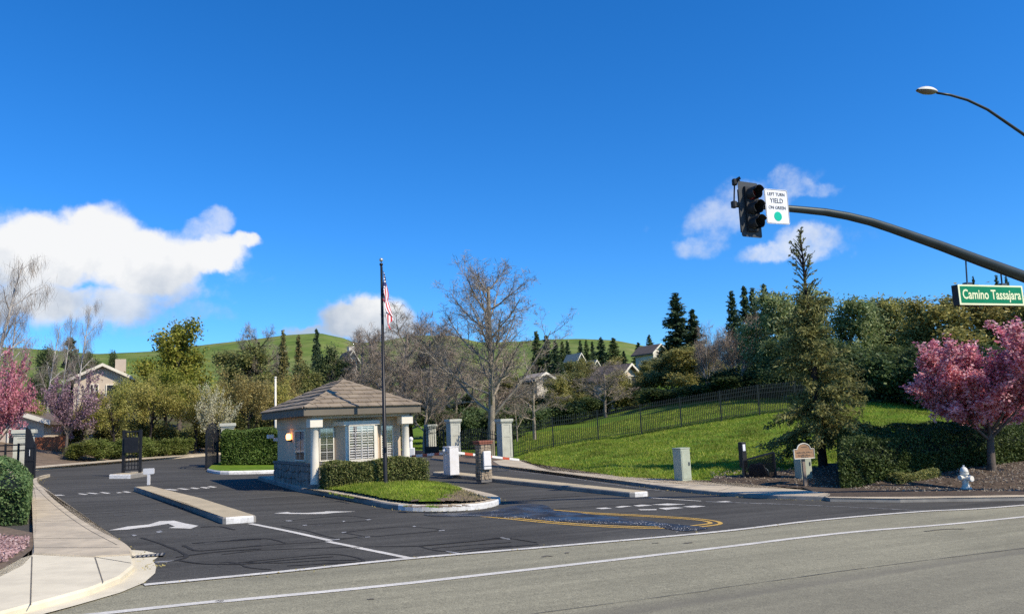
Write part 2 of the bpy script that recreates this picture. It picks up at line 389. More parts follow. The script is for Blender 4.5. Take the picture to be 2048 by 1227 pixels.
M['flag_white'] = pmat('flag_white', (.75, .74, .74), (.7, .69, .69), 5, .8, 0)
M['brass'] = pmat('dull_ball', (.62, .58, .48), (.5, .47, .38), 5, .35, 0, metal=.6)
M['straw'] = pmat('dry_tip', (.30, .25, .12), (.2, .17, .08), 3, .9, 0)
M['lamp_on'] = emat('amber_lamp', (1.0, .42, .12), 6.0)
# canton with rows of stars
m_, t_, b_ = newmat('flag_canton')
vo = nd(t_, 'ShaderNodeTexVoronoi'); vo.inputs['Scale'].default_value = 11
vo.inputs['Randomness'].default_value = .25
t_.links.new(nd(t_, 'ShaderNodeTexCoord').outputs['Object'], vo.inputs['Vector'])
rr_ = ramp(t_, vo.outputs['Distance'], [(.30, (.75, .75, .78)), (.36, (.02, .03, .12))])
t_.links.new(rr_.outputs[0], b_.inputs['Base Color']); b_.inputs['Roughness'].default_value = .8
M['flag_blue'] = m_
# window glass
m_, t_, b_ = newmat('window_glass')
tp = nd(t_, 'ShaderNodeBsdfTransparent'); gl = nd(t_, 'ShaderNodeBsdfGlossy'); gl.inputs['Roughness'].default_value = .03
mx2 = nd(t_, 'ShaderNodeMixShader'); mx2.inputs[0].default_value = .18
t_.links.new(tp.outputs[0], mx2.inputs[1]); t_.links.new(gl.outputs[0], mx2.inputs[2])
t_.links.new(mx2.outputs[0], t_.nodes['Material Output'].inputs['Surface'])
M['glass'] = m_

RD = np.array([.855, .518]); RD /= np.linalg.norm(RD)       # main road direction
def asphalt(name, c1, c2, streak, band=None, speck=.25, rough=.85, spec=.2):
    m, t, b = newmat(name)
    co = nd(t, 'ShaderNodeTexCoord').outputs['Object']
    mp = nd(t, 'ShaderNodeMapping'); mp.inputs['Rotation'].default_value = (0, 0, -math.atan2(RD[1], RD[0]))
    t.links.new(co, mp.inputs['Vector'])
    mp2 = nd(t, 'ShaderNodeMapping'); mp2.inputs['Scale'].default_value = (.12, 1.6, 1)
    t.links.new(mp.outputs[0], mp2.inputs['Vector'])
    n1 = nz(t, co, .35, 5); n2 = nz(t, mp2.outputs[0], 1.4, 6); n3 = nz(t, co, 55, 3, .7)
    r1 = ramp(t, n1.outputs['Fac'], [(.3, c2), (.7, c1)])
    r2 = ramp(t, n2.outputs['Fac'], [(.35, tuple([1 - streak] * 3)), (.65, (1 + streak * .3,) * 3)])
    c = mixc(t, 1.0, r1.outputs[0], r2.outputs[0], 'MULTIPLY')
    n5 = nz(t, co, 9, 6, .75); r5 = ramp(t, n5.outputs['Fac'], [(.3, (.82,) * 3), (.7, (1.14,) * 3)])
    c = mixc(t, 1.0, c, r5.outputs[0], 'MULTIPLY')
    r3 = ramp(t, n3.outputs['Fac'], [(.35, (1 - speck,) * 3), (.65, (1 + speck,) * 3)])
    c = mixc(t, 1.0, c, r3.outputs[0], 'MULTIPLY')
    if band:                       # a newer, darker paving strip along the road
        sp = nd(t, 'ShaderNodeSeparateXYZ'); t.links.new(mp.outputs[0], sp.inputs[0])
        nn = nz(t, co, 1.2, 4); wv = nd(t, 'ShaderNodeMath', operation='MULTIPLY_ADD'); t.links.new(nn.outputs['Fac'], wv.inputs[0])
        wv.inputs[1].default_value = .16; t.links.new(sp.outputs[1], wv.inputs[2])
        for y0, y1, amt in band:
            a = nd(t, 'ShaderNodeMapRange'); a.inputs['From Min'].default_value = y0 - .06; a.inputs['From Max'].default_value = y0 + .06
            t.links.new(wv.outputs[0], a.inputs['Value'])
            a2 = nd(t, 'ShaderNodeMapRange'); a2.inputs['From Min'].default_value = y1 + .2; a2.inputs['From Max'].default_value = y1 - .2
            t.links.new(wv.outputs[0], a2.inputs['Value'])
            ml = nd(t, 'ShaderNodeMath', operation='MULTIPLY'); t.links.new(a.outputs[0], ml.inputs[0]); t.links.new(a2.outputs[0], ml.inputs[1])
            m2 = nd(t, 'ShaderNodeMath', operation='MULTIPLY'); t.links.new(ml.outputs[0], m2.inputs[0]); m2.inputs[1].default_value = amt
            c = mixc(t, m2.outputs[0], c, (.14, .127, .098))
    t.links.new(c, b.inputs['Base Color']); b.inputs['Roughness'].default_value = rough; b.inputs['Specular IOR Level'].default_value = spec
    bp = nd(t, 'ShaderNodeBump'); bp.inputs['Strength'].default_value = .25; bp.inputs['Distance'].default_value = .01
    n4 = nz(t, co, 90, 3); t.links.new(n4.outputs['Fac'], bp.inputs['Height']); t.links.new(bp.outputs[0], b.inputs['Normal'])
    return m
_nr = np.array([-RD[1], RD[0]])
_b1 = float(_nr @ G(1740, 1137)[:2])
M['road'] = asphalt('worn_asphalt', (.30, .278, .188), (.245, .228, .155), .2, [(_b1 - .35, _b1 + .02, .5), (-30, _b1 - .3, .28)], .42)
M['drive'] = asphalt('sealed_asphalt', (.096, .092, .080), (.070, .067, .059), .28, None, .4, .85, .08)
m_, t_, b_ = newmat('wet_asphalt')
co_ = nd(t_, 'ShaderNodeTexCoord').outputs['Object']
r_ = ramp(t_, nz(t_, co_, 2.2, 6).outputs['Fac'], [(.4, (.022, .022, .022)), (.6, (.055, .053, .05))])
t_.links.new(r_.outputs[0], b_.inputs['Base Color'])
r_ = ramp(t_, nz(t_, co_, 1.3, 5).outputs['Fac'], [(.40, (.28,) * 3), (.6, (.7,) * 3)])
t_.links.new(r_.outputs[0], b_.inputs['Roughness']); b_.inputs['Specular IOR Level'].default_value = .2
bp_ = nd(t_, 'ShaderNodeBump'); bp_.inputs['Strength'].default_value = .15; bp_.inputs['Distance'].default_value = .01
t_.links.new(nz(t_, co_, 9, 3).outputs['Fac'], bp_.inputs['Height']); t_.links.new(bp_.outputs[0], b_.inputs['Normal'])
M['wet'] = m_
def grassmat(name, stops, scale, scale2):
    m, t, b = newmat(name); co = nd(t, 'ShaderNodeTexCoord').outputs['Object']
    mp = nd(t, 'ShaderNodeMapping'); mp.inputs['Scale'].default_value = (1, 1, 1); t.links.new(co, mp.inputs['Vector'])
    r1 = ramp(t, nz(t, mp.outputs[0], scale, 7, .65).outputs['Fac'], stops)
    r2 = ramp(t, nz(t, co, scale2, 4, .7).outputs['Fac'], [(.35, (.72, .72, .72)), (.65, (1.2, 1.2, 1.2))])
    c = mixc(t, 1.0, r1.outputs[0], r2.outputs[0], 'MULTIPLY')
    t.links.new(c, b.inputs['Base Color']); b.inputs['Roughness'].default_value = .9; b.inputs['Specular IOR Level'].default_value = .1
    bp = nd(t, 'ShaderNodeBump'); bp.inputs['Strength'].default_value = .7; bp.inputs['Distance'].default_value = .12
    t.links.new(nz(t, co, scale2 * .6, 5).outputs['Fac'], bp.inputs['Height']); t.links.new(bp.outputs[0], b.inputs['Normal'])
    return m
M['lawn'] = grassmat('lawn_grass', [(.3, (.07, .135, .012)), (.5, (.115, .19, .016)), (.7, (.21, .255, .035))], .45, 5)
M['hill'] = grassmat('hill_grass', [(.3, (.085, .14, .022)), (.48, (.135, .185, .035)), (.6, (.19, .21, .06)), (.72, (.24, .22, .09))], .016, .1)
M['rough'] = grassmat('rough_ground', [(.3, (.05, .05, .022)), (.5, (.085, .075, .035)), (.7, (.07, .10, .025))], .15, 2)

# ------------------------------------------------------------------ terrain
_SKY = [(-400, 720), (-150, 700), (0, 690), (100, 697), (190, 705), (300, 700), (430, 684), (520, 674), (570, 667), (640, 663), (690, 674), (710, 683),
        (760, 680), (830, 668), (900, 668), (960, 682), (1040, 680), (1100, 676), (1160, 675), (1230, 678), (1290, 690), (1400, 715), (1600, 735), (1900, 745), (2300, 750)]
_A = []
for u_, v_ in _SKY:
    d_ = ray(u_, v_); _A.append((math.atan2(d_[0], d_[1]), d_[2] / math.hypot(d_[0], d_[1])))
_SA = np.array([a for a, b in _A]); _SE = np.array([b for a, b in _A])
RIDGE = 640.0
_back = [G(*q) for q in ((1022, 920), (1042, 922), (1065, 932), (1250, 962), (1400, 969), (1600, 977), (2048, 983))]
_bx = np.array([q[0] for q in _back] + [22.0, 40.0]); _by = np.array([q[1] for q in _back] + [27.5, 38.0])
def gz(x):
    x = np.asarray(x, float); a = np.abs(x)
    return -SLOPE * np.sign(x) * np.where(a < 30, a, 30 + 8 * np.tanh((a - 30) / 8))
def Hh(x, y):
    x = np.asarray(x, float); y = np.asarray(y, float)
    yb = np.interp(x, _bx, _by, left=400)
    yb = np.where(x < _bx[0], _by[0] + (_bx[0] - x) * 9, yb)
    q = np.maximum(0, y - yb)
    qe = np.where(q < 25, q, 25 + (q - 25) * .5); qe = np.minimum(qe, 60)
    k = np.interp(x, [-3, 0, 3, 6, 9, 12, 15, 20, 28], [.03, .045, .052, .058, .078, .098, .117, .135, .16])
    L = k * qe + .11 * np.clip(q / .6, 0, 1)
    q2 = np.maximum(0, -22.3 - x)
    L = L + np.where(y > 20, .16 * np.minimum(q2, 14) * np.clip((y - 20) / 15, 0, 1), 0)
    q3 = np.maximum(0, y - 62)
    L = L + .025 * np.minimum(q3, 60) * np.clip((2 - x) / 6, 0, 1)
    base = gz(x) + L
    r = np.hypot(x, y); a = np.arctan2(x, y)
    rid = CAM_H + RIDGE * np.interp(a, _SA, _SE)
    pr = np.clip((r - 90) / (RIDGE - 90), 0, 1) ** 1.55
    far = np.clip((r - RIDGE) / 700, 0, 1)
    pr = pr * (1 - .55 * far ** 1.3)
    front = np.clip((y + 60) / 120, 0, 1)
    pr = pr * front
    bump = 3.0 * np.sin(x * .021 + 1.3) * np.sin(y * .017 + .4) * np.clip(np.minimum((r - 140) / 150, (RIDGE - 40 - r) / 150), 0, 1)
    return base * (1 - pr) + rid * pr + bump * front
def Hs(x, y): return float(Hh(x, y))
az_ = np.concatenate([np.radians(np.arange(-180, -50, 6)), np.radians(np.arange(-50, 50, .5)), np.radians(np.arange(50, 180.1, 6))])
rr = np.concatenate([[0.5], np.arange(3, 24, 3), np.arange(24, 70, .8), 70 * 1.055 ** np.arange(0, 58)])
AA, RR = np.meshgrid(az_, rr)
XX, YY = RR * np.sin(AA), RR * np.cos(AA)
ZZ = Hh(XX, YY) - .05
na, nr_ = len(az_), len(rr)
I = np.arange(na * nr_).reshape(nr_, na)
Q = np.stack([I[:-1, :-1], I[:-1, 1:], I[1:, 1:], I[1:, :-1]], -1).reshape(-1, 4)[:, ::-1]
me = idx_mesh('ground', np.stack([XX, YY, ZZ], -1).reshape(-1, 3), Q, [M['rough'], M['lawn'], M['hill'], M['dirt']], True)
cx = XX.reshape(-1)[Q].mean(1); cy = YY.reshape(-1)[Q].mean(1); cr_ = np.hypot(cx, cy)
yb_ = np.interp(cx, _bx, _by, left=400)
mi = np.zeros(len(Q), dtype=np.int32)
mi[(cy > yb_ - 2) & (cx > -2) & (cr_ < 130)] = 1
mi[(cx < -1) & (cx > -14) & (cy > 50) & (cy < 120)] = 1
mi[cr_ >= 130] = 2
mi[(cx < -14) & (cr_ < 75)] = 3
me.polygons.foreach_set('material_index', mi)
ground = obj('ground', me); ground['kind'] = 'structure'; ground['label'] = 'grassy ground and green rolling hills behind the trees'

# ------------------------------------------------------------------ roads, pavements, islands
def sheet(name, pts, h, mat, parent=None, kind=None):
    m = MB(); m.add([(x, y, float(gz(x)) + h) for x, y in pts], [tuple(range(len(pts)))])
    o = m.build(name, mat, parent)
    bm = bmesh.new(); bm.from_mesh(o.data)
    bmesh.ops.triangulate(bm, faces=bm.faces[:], ngon_method='EAR_CLIP')
    for f in bm.faces:
        if f.normal.z < 0: f.normal_flip()
    bm.to_mesh(o.data); bm.free()
    if kind: o['kind'] = kind
    return o
def slab(name, pts, h, mats, parent=None, kind='structure', bev=.02, base=-.06, side=None):
    """raised paving: top mats[0], kerb faces mats[1] (side(i) may pick another index for edge i)"""
    n = len(pts); a = sum(pts[i][0] * pts[(i + 1) % n][1] - pts[(i + 1) % n][0] * pts[i][1] for i in range(n))
    if a < 0: pts = pts[::-1]
    bm = bmesh.new()
    lo = [bm.verts.new((x, y, float(gz(x)) + base)) for x, y in pts]
    md = [bm.verts.new((x, y, float(gz(x)) + h - bev)) for x, y in pts]
    ins = []
    for i in range(n):
        p0, p1, p2 = Vector(pts[i - 1]), Vector(pts[i]), Vector(pts[(i + 1) % n])
        e1, e2 = (p1 - p0).normalized(), (p2 - p1).normalized()
        nn = Vector((-(e1.y + e2.y), e1.x + e2.x));
        if nn.length < 1e-6: nn = Vector((-e1.y, e1.x))
        nn.normalize(); q = p1 + nn * bev
        ins.append(bm.verts.new((q.x, q.y, float(gz(q.x)) + h)))
    for i in range(n):
        j = (i + 1) % n; k = side(pts[i], pts[j]) if side else 1
        for A, B in ((lo, md), (md, ins)):
            f = bm.faces.new((A[i], A[j], B[j], B[i])); f.material_index = k
    f = bm.faces.new(ins); bmesh.ops.triangulate(bm, faces=[f], ngon_method='EAR_CLIP')
    me_ = bpy.data.meshes.new(name); bm.to_mesh(me_); bm.free()
    for m in mats: me_.materials.append(m)
    o = obj(name, me_, parent)
    if kind: o['kind'] = kind
    return o
def smooth_pts(pts, k=6, closed=False):
    pts = [np.array(p, float) for p in pts]; out = []; n = len(pts)
    rng_ = range(n if closed else n - 1)
    for i in rng_:
        g = (lambda j: pts[j % n]) if closed else (lambda j: pts[min(max(j, 0), n - 1)])
        p0, p1, p2, p3 = g(i - 1), g(i), g(i + 1), g(i + 2)
        for s in range(k):
            t = s / k
            out.append(tuple(.5 * ((2 * p1) + (-p0 + p2) * t + (2 * p0 - 5 * p1 + 4 * p2 - p3) * t * t + (-p0 + 3 * p1 - 3 * p2 + p3) * t ** 3)))
    if not closed: out.append(tuple(pts[-1]))
    return out
def ribbon(name, pts, wd, h, mat, parent=None, rag=0.0, seed=0):
    rg = random.Random(seed); pts = [np.array(p, float) for p in pts]; L_, R_ = [], []
    for i, p in enumerate(pts):
        t = pts[min(i + 1, len(pts) - 1)] - pts[max(i - 1, 0)]; t /= (np.linalg.norm(t) + 1e-9); n = np.array([-t[1], t[0]])
        w1 = wd / 2 * (1 + rg.uniform(-rag, rag)); w2 = wd / 2 * (1 + rg.uniform(-rag, rag))
        L_.append(p + n * w1); R_.append(p - n * w2)
    m = MB(); vs_ = [(q[0], q[1], float(gz(q[0])) + h) for q in L_ + R_]; n = len(pts)
    m.add(vs_, [(i + n, i + n + 1, i + 1, i) for i in range(n - 1)])
    return m.build(name, mat, parent)
def offset_in(pts, d):
    out = []; pts = [np.array(p) for p in pts]
    for i, p in enumerate(pts):
        t = pts[min(i + 1, len(pts) - 1)] - pts[max(i - 1, 0)]; t /= np.linalg.norm(t); out.append(tuple(p + np.array([-t[1], t[0]]) * d))
    return out
# main road along the line in front of the driveway
A0 = np.array(GX(288, 1170)); L1 = [GX(*q) for q in ((288, 1170), (560, 1144), (820, 1117), (1140, 1090), (1440, 1063), (1640, 1040), (1840, 1023), (2048, 1010))]
ext_r = (np.array(L1[-1]) + RD * 14, np.array(L1[-1]) + RD * 90)
ext_l = (A0 - RD * 10, A0 - RD * 80)
line1 = [tuple(ext_l[1]), tuple(ext_l[0])] + L1 + [tuple(ext_r[0]), tuple(ext_r[1])]
off = -_nr * 18
road_poly = [(p[0] + _nr[0] * .5, p[1] + _nr[1] * .5) for p in line1] + [(p[0] + off[0], p[1] + off[1]) for p in line1[::-1]]
main_road = sheet('main_road', road_poly, 0.0, M['road'], kind='structure'); main_road['label'] = 'worn grey main road across the foreground'
Lk = [GX(*q) for q in ((313, 1137), (300, 1122), (255, 1101), (190, 1066), (140, 1031), (103, 1000), (82, 978), (75, 966), (80, 958), (100, 953))]
FK = [(-60.0, 33.0), GX(-60, 952), GX(75, 940), GX(240, 925), GX(420, 911), (-20.0, 66), (-19.0, 78)]
RK = [GX(*q) for q in ((862, 919), (920, 925.5), (1000, 935), (1100, 946), (1250, 968), (1390, 986), (1520, 996), (1650, 1000.5), (1800, 1001), (2048, 997))]
RKe = [(20.0, 27.0), (30.0, 33.0), (60.0, 51.0)]
drive_poly = line1[2:-1] + [tuple(np.array(ext_r[0]) + _nr * .2)] + RKe[:2][::-1] + RK[::-1] + [(-4.6, 56), (-6.5, 78)] + FK[::-1] + [(-60, 28)] + [(-24.0, 31.0)] + [(-19, 27), (-14, 18), (-9, 14)]
driveway = sheet('driveway', drive_poly, .006, M['drive'], kind='structure'); driveway['label'] = 'black sealed asphalt driveway with faded white arrows'
# left footpath and kerb ramp
kin = [tuple(np.array(p)) for p in Lk]
left_out = [GX(*q, .12) for q in ((60, 958), (66, 975), (70, 1000), (70, 1040), (66, 1078), (64, 1100), (40, 1128), (0, 1148), (-160, 1210))]
slab('footpath', smooth_pts([GX(262, 1122)] + kin[2:], 5) + left_out[:5] + [GX(64, 1105, .12), GX(190, 1111, .12)], .12, [M['concrete'], M['concrete']], bev=.03)
slab('corner_ramp', [GX(262, 1122), GX(268, 1142), GX(240, 1166), GX(180, 1190), GX(100, 1213), GX(0, 1241), GX(-200, 1290), GX(-420, 1330)] +
     [GX(-420, 1240, .1), GX(-160, 1210, .1), GX(0, 1150, .1), GX(40, 1130, .1), GX(64, 1108, .1), GX(190, 1113, .1)], .10, [M['concrete_new'], M['concrete_new']], bev=.03)
gut = smooth_pts([GX(*q) for q in ((262, 1122), (300, 1122), (318, 1108), (290, 1100), (255, 1100))], 4)
sheet('gutter', [GX(255, 1100), GX(290, 1102), GX(312, 1107), GX(318, 1113), GX(305, 1122), GX(313, 1132), GX(310, 1147), GX(288, 1166), GX(240, 1186), GX(150, 1212), GX(60, 1236), GX(-200, 1310), GX(-420, 1352),
      GX(-420, 1320), GX(-200, 1280), GX(0, 1235), GX(180, 1184), GX(240, 1162), GX(265, 1140), GX(260, 1120)], .014, M['concrete_new'], kind='structure')
# storm grate, bar by bar
gr = thing('storm_grate', 'grey storm drain grate in the gutter beside the corner ramp', 'drain grate', (*GX(290, 1113), float(gz(GX(290, 1113)[0])) + .016), R(20))
MB().box(-.3, .3, -.14, .14, 0, .006).build('pit', M['black'], gr)
for k in range(9): MB().box(-.28 + k * .065, -.25 + k * .065, -.13, .13, .006, .014).build('bar', M['kerb_grey'], gr)
# right footpath, verge kerb
back = [GX(*q, .12) for q in ((2048, 988), (1660, 986), (1600, 978), (1400, 969), (1250, 961), (1100, 940), (1065, 931), (1040, 920), (1022, 917))]
walk = smooth_pts(RK[2:-2], 4) + back[1:] + [GX(985, 921, .12)]
slab('footpath', walk, .12, [M['concrete'], M['kerb_grey']], bev=.02)
slab('verge_kerb', smooth_pts(RK[-3:], 4) + RKe + [(59.5, 51.3), (29.6, 33.3), (19.7, 27.35)] + [GX(2048, 993.5, .1), GX(1800, 997, .1), GX(1660, 995.5, .1)], .115, [M['concrete'], M['kerb_grey']], bev=.02)
slab('planter_bed', [RK[0], RK[1], RK[2], GX(985, 921, .1), GX(1022, 917, .1), (-.9, 49.6), (-3.6, 53.2), (-5.6, 54.5)], .10, [M['dirt'], M['kerb_grey']])
fkp = smooth_pts(FK[1:6], 4); slab('footpath', fkp + [(x - .95, y + .25) for x, y in fkp[::-1]], .12, [M['concrete'], M['concrete']], bev=.03)
# mulch beds on the right verge
def patch(name, pts, lift, mat, step=.6, kind='structure'):
    """a sheet that lies on the terrain"""
    P_ = np.array(pts); x0, y0 = P_.min(0); x1, y1 = P_.max(0)
    xs = np.arange(x0, x1 + step, step); ys = np.arange(y0, y1 + step, step); V, Qd, ix = [], [], {}
    def inside(x, y):
        c = False; n = len(pts)
        for i in range(n):
            (ax, ay), (bx, by) = pts[i], pts[(i + 1) % n]
            if (ay > y) != (by > y) and x < (bx - ax) * (y - ay) / (by - ay) + ax: c = not c
        return c
    def vid(i, j):
        if (i, j) not in ix:
            ix[(i, j)] = len(V); V.append((xs[i], ys[j], Hs(xs[i], ys[j]) + lift))
        return ix[(i, j)]
    for i in range(len(xs) - 1):
        for j in range(len(ys) - 1):
            if inside(xs[i] + step / 2, ys[j] + step / 2):
                Qd.append((vid(i, j), vid(i + 1, j), vid(i + 1, j + 1), vid(i, j + 1)))
    o = obj(name, idx_mesh(name, np.array(V), np.array(Qd), mat, True)); o['kind'] = kind
    return o
patch('mulch_bed', [(6.6, 28.7), (7.2, 30.0), (8.6, 30.0), (10.6, 30.5), (12.6, 32.0), (16, 32), (22, 34), (24, 30.5), (20.2, 27.9), (16.2, 25.5), (12, 24.9), (9.4, 25.2), (9.2, 27.1)], .07, M['mulch'], .25)
verge = slab('verge_soil', [GX(1660, 995, .08), GX(1800, 996.5, .08), GX(2048, 993, .08), (19.7, 27.5), (22, 30), (14, 29), (9.4, 27.6)], .085, [M['mulch'], M['mulch']], bev=.02)
jm = pmat('joint_line', (.17, .15, .115), (.11, .1, .08), 4, .95, 0)
fpo = [o for o in COL.objects if o.name.startswith('footpath')]
for a, b in (((67, 975), (84, 981)), ((71, 1000), (101, 1000)), ((71, 1020), (122, 1018)), ((70, 1042), (152, 1040)), ((67, 1076), (208, 1075)), ((66, 1094), (240, 1094))):
    ribbon('joint', [GX(*a, .12), GX(*b, .12)], .018, .1225, jm, fpo[0], .2)
ribbon('joint', offset_in(smooth_pts(kin[2:], 5), .17), .014, .1225, jm, fpo[0], .2)
for a, b in (((190, 1114), (206, 1164)), ((64, 1112), (61, 1210)), ((262, 1125), (190, 1113))):
    ribbon('joint', [GX(*a, .1), GX(*b, .1)], .016, .1035, jm, fpo[0], .2)
rs_ = smooth_pts(RK[2:-2], 6); bs_ = smooth_pts(back[1:][::-1], 6)
for k in range(2, 34, 3):
    p = np.array(rs_[min(k, len(rs_) - 1)]); q = min(bs_, key=lambda b: np.linalg.norm(np.array(b) - p)); d_ = np.array(q) - p
    if np.linalg.norm(d_) > .3: ribbon('joint', [tuple(p + d_ * .04), tuple(p + d_ * .93)], .02, .1225, jm, fpo[1], .2)
# traffic islands
def isl_side(noseA, noseB, rad):
    def f(a, b):
        m = (np.array(a) + np.array(b)) / 2
        return 2 if min(np.linalg.norm(m - np.array(q)) for q in (noseA, noseB)) < rad else 1
    return f
nA, fA = np.array(GX(480, 1046)), np.array(GX(290, 981))
ax_ = fA - nA; ax_ /= np.linalg.norm(ax_); pr_ = np.array([ax_[1], -ax_[0]])
isl1 = [tuple(nA + pr_ * .36 + ax_ * .03), tuple(nA + pr_ * .30), tuple(nA - pr_ * .30), tuple(nA - pr_ * .36 + ax_ * .05)] + [tuple(nA - pr_ * .36 + ax_ * 4 + pr_ * .1), tuple(fA - pr_ * .33), tuple(fA + pr_ * .2), tuple(nA + pr_ * .38 + ax_ * 5 + pr_ * .06)]
slab('traffic_island', isl1, .15, [M['island_top'], M['kerb_grey'], M['kerb_white']], side=isl_side(nA, (99, 99), .25), bev=.03)
nB, fB = np.array(GX(1283, 993)), np.array(GX(885, 950)); ax2 = fB - nB; ax2 /= np.linalg.norm(ax2); pr2 = np.array([ax2[1], -ax2[0]])
isl2 = [tuple(nB + pr2 * .38 + ax2 * .1), tuple(nB + pr2 * .25), tuple(nB - pr2 * .25), tuple(nB - pr2 * .38 + ax2 * .1), tuple(fB - pr2 * .45), tuple(fB - pr2 * .3 + ax2 * .3), tuple(fB + pr2 * .3 + ax2 * .3), tuple(fB + pr2 * .45)]
slab('traffic_island', isl2, .15, [M['island_top'], M['kerb_grey'], M['kerb_white']], side=isl_side(nB, (99, 99), .3), bev=.03)
gI = np.array(GX(252, 955)); 
isl3 = [tuple(gI + d) for d in ([-.42, -.5], [.42, -.5], [.36, 1.3], [-.36, 1.3])]
slab('traffic_island', isl3, .17, [M['island_top'], M['kerb_grey'], M['kerb_white']], side=isl_side(gI + [0, -.5], (99, 99), .2), bev=.03)
isl4 = smooth_pts([GX(*q) for q in ((414, 943), (440, 948), (500, 947.5), (552, 946))], 3) + [(-9.2, 41.5), (-11, 45), (-14.6, 44), (-15.6, 41.5)]
slab('hedge_island', isl4, .15, [M['lawn'], M['kerb_white']], bev=.05)
# guard house island: kerb ring, raised grass mound
C0 = np.array(GX(630, 985)); EX = np.array([.857, .515]); EX /= np.linalg.norm(EX); EY = np.array([-EX[1], EX[0]])
def HW(x, y): q = C0 + EX * x + EY * y; return (q[0], q[1])
kerb_out = smooth_pts([GX(*q) for q in ((632, 988), (700, 1001), (760, 1014), (810, 1021), (880, 1022.5), (950, 1019), (990, 1012), (1001, 1004), (985, 997))], 4) + [HW(4.3, -1.2), HW(4.25, 1), HW(4.1, 6.6), HW(-.2, 6.6), HW(-.35, .2)]
def _ks(a, b):
    m = (np.array(a) + np.array(b)) / 2
    return 2 if (m - np.array(GX(790, 1018))) @ EX > 0 and m[1] < 25 else 1
slab('guard_house_island', kerb_out, .15, [M['concrete'], M['kerb_grey'], M['kerb_white']], bev=.03, side=_ks)
mound_px = [GX(*q, .15) for q in ((650, 985), (700, 995), (760, 1006), (810, 1012.5), (880, 1014), (940, 1011), (978, 1004), (984, 998))]
mo = mound_px + [HW(4.1, -1.2), HW(4.1, -.1), HW(.1, -.1)]
mp_ = np.array(mo)
def mound_h(x, y):
    q = np.array([x, y]) - C0; d = q @ EY
    n = len(mo); dd = 9
    for i in range(n):
        a, b = mp_[i], mp_[(i + 1) % n]; t = np.clip(((x - a[0]) * (b[0] - a[0]) + (y - a[1]) * (b[1] - a[1])) / ((b - a) @ (b - a)), 0, 1)
        dd = min(dd, math.hypot(x - a[0] - t * (b[0] - a[0]), y - a[1] - t * (b[1] - a[1])))
    return float(gz(x)) + .14 + .17 * min(1, dd / 1.2) ** .8
def inside_poly(pts, x, y):
    c = False; n = len(pts)
    for i in range(n):
        (ax, ay), (bx, by) = pts[i], pts[(i + 1) % n]
        if (ay > y) != (by > y) and x < (bx - ax) * (y - ay) / (by - ay) + ax: c = not c
    return c
ko_ = np.array(kerb_out); ke_ = np.roll(ko_, -1, 0) - ko_
def edge_d(x, y):
    p = np.array([x, y]) - ko_; t = np.clip((p * ke_).sum(1) / (ke_ * ke_).sum(1), 0, 1)[:, None]
    return np.linalg.norm(p - t * ke_, axis=1).min()
V, Qd, ix = [], [], {}; st = .11
xs = np.arange(mp_[:, 0].min(), mp_[:, 0].max() + st, st); ys = np.arange(mp_[:, 1].min(), mp_[:, 1].max() + st, st); mats_ = []
tip = np.array(GX(930, 1005, .15))
for i in range(len(xs) - 1):
    for j in range(len(ys) - 1):
        if inside_poly(mo, xs[i] + st / 2, ys[j] + st / 2) and min(edge_d(a, b) for a in (xs[i], xs[i + 1]) for b in (ys[j], ys[j + 1])) > .16:
            q = []
            for a, b in ((i, j), (i + 1, j), (i + 1, j + 1), (i, j + 1)):
                if (a, b) not in ix: ix[(a, b)] = len(V); V.append((xs[a], ys[b], mound_h(xs[a], ys[b])))
                q.append(ix[(a, b)])
            Qd.append(q); mats_.append(1 if ((np.array([xs[i], ys[j]]) - tip) @ (EX * .8 - EY * .6)) > -.75 + .35 * math.sin(xs[i] * 5) + .3 * math.sin(ys[j] * 9) else 0)
me = idx_mesh('island_mound', np.array(V), np.array(Qd), [M['lawn'], M['dirt']], True); me.polygons.foreach_set('material_index', mats_)
o = obj('island_mound', me); o['kind'] = 'structure'
mound_cells = [(V[q[0]], m) for q, m in zip(Qd, mats_)]

# markings, all painted on the two roads
def stripe(pts, wd, mat, parent, h=.012, name='lane_line', rag=.04, k=8, seed=1): return ribbon(name, smooth_pts(pts, k), wd, h, mat, parent, rag, seed)
stripe(line1[2:-1], .15, M['paint'], main_road, .014)
stripe([tuple(np.array(GX(200, 1227)) - RD * 12), GX(200, 1227), GX(460, 1201), GX(740, 1174), GX(1020, 1143), GX(1420, 1097), GX(1700, 1064), GX(2048, 1033), tuple(np.array(GX(2048, 1033)) + RD * 20)], .15, M['paint'], main_road, .008)
stripe([GX(500, 1047), GX(580, 1063), GX(660, 1081)], .13, M['paint'], driveway, .013, seed=3)
stripe([GX(655, 1083), GX(720, 1096)], .13, M['paint'], driveway, .013, seed=4)
stripe([GX(708, 1094), GX(822, 1117)], .13, M['paint'], driveway, .013, seed=5)
stripe([GX(1298, 995), GX(1350, 998.5), GX(1402, 1002)], .1, M['paint'], driveway, .013, seed=6)
stripe([GX(1412, 1003), GX(1560, 1008)], .09, M['paint_worn'], driveway, .013, seed=7)
stripe([GX(1560, 1008), GX(1700, 1014), GX(1860, 1022)], .06, M['paint_worn'], driveway, .013, seed=8)
stripe([GX(995, 938.5), GX(1100, 950), GX(1250, 972), GX(1330, 982)], .06, M['paint_worn'], driveway, .013, seed=8)
stripe([GX(120, 1030), GX(250, 1023), GX(380, 1014), GX(405, 1012)], .16, pmat('dusty_strip', (.11, .105, .09), (.07, .068, .06), 2, .9, .05), driveway, .012, 'dust_strip')
stripe([GX(430, 1003), GX(560, 993), GX(630, 990)], .16, bpy.data.materials['dusty_strip'], driveway, .012, 'dust_strip')
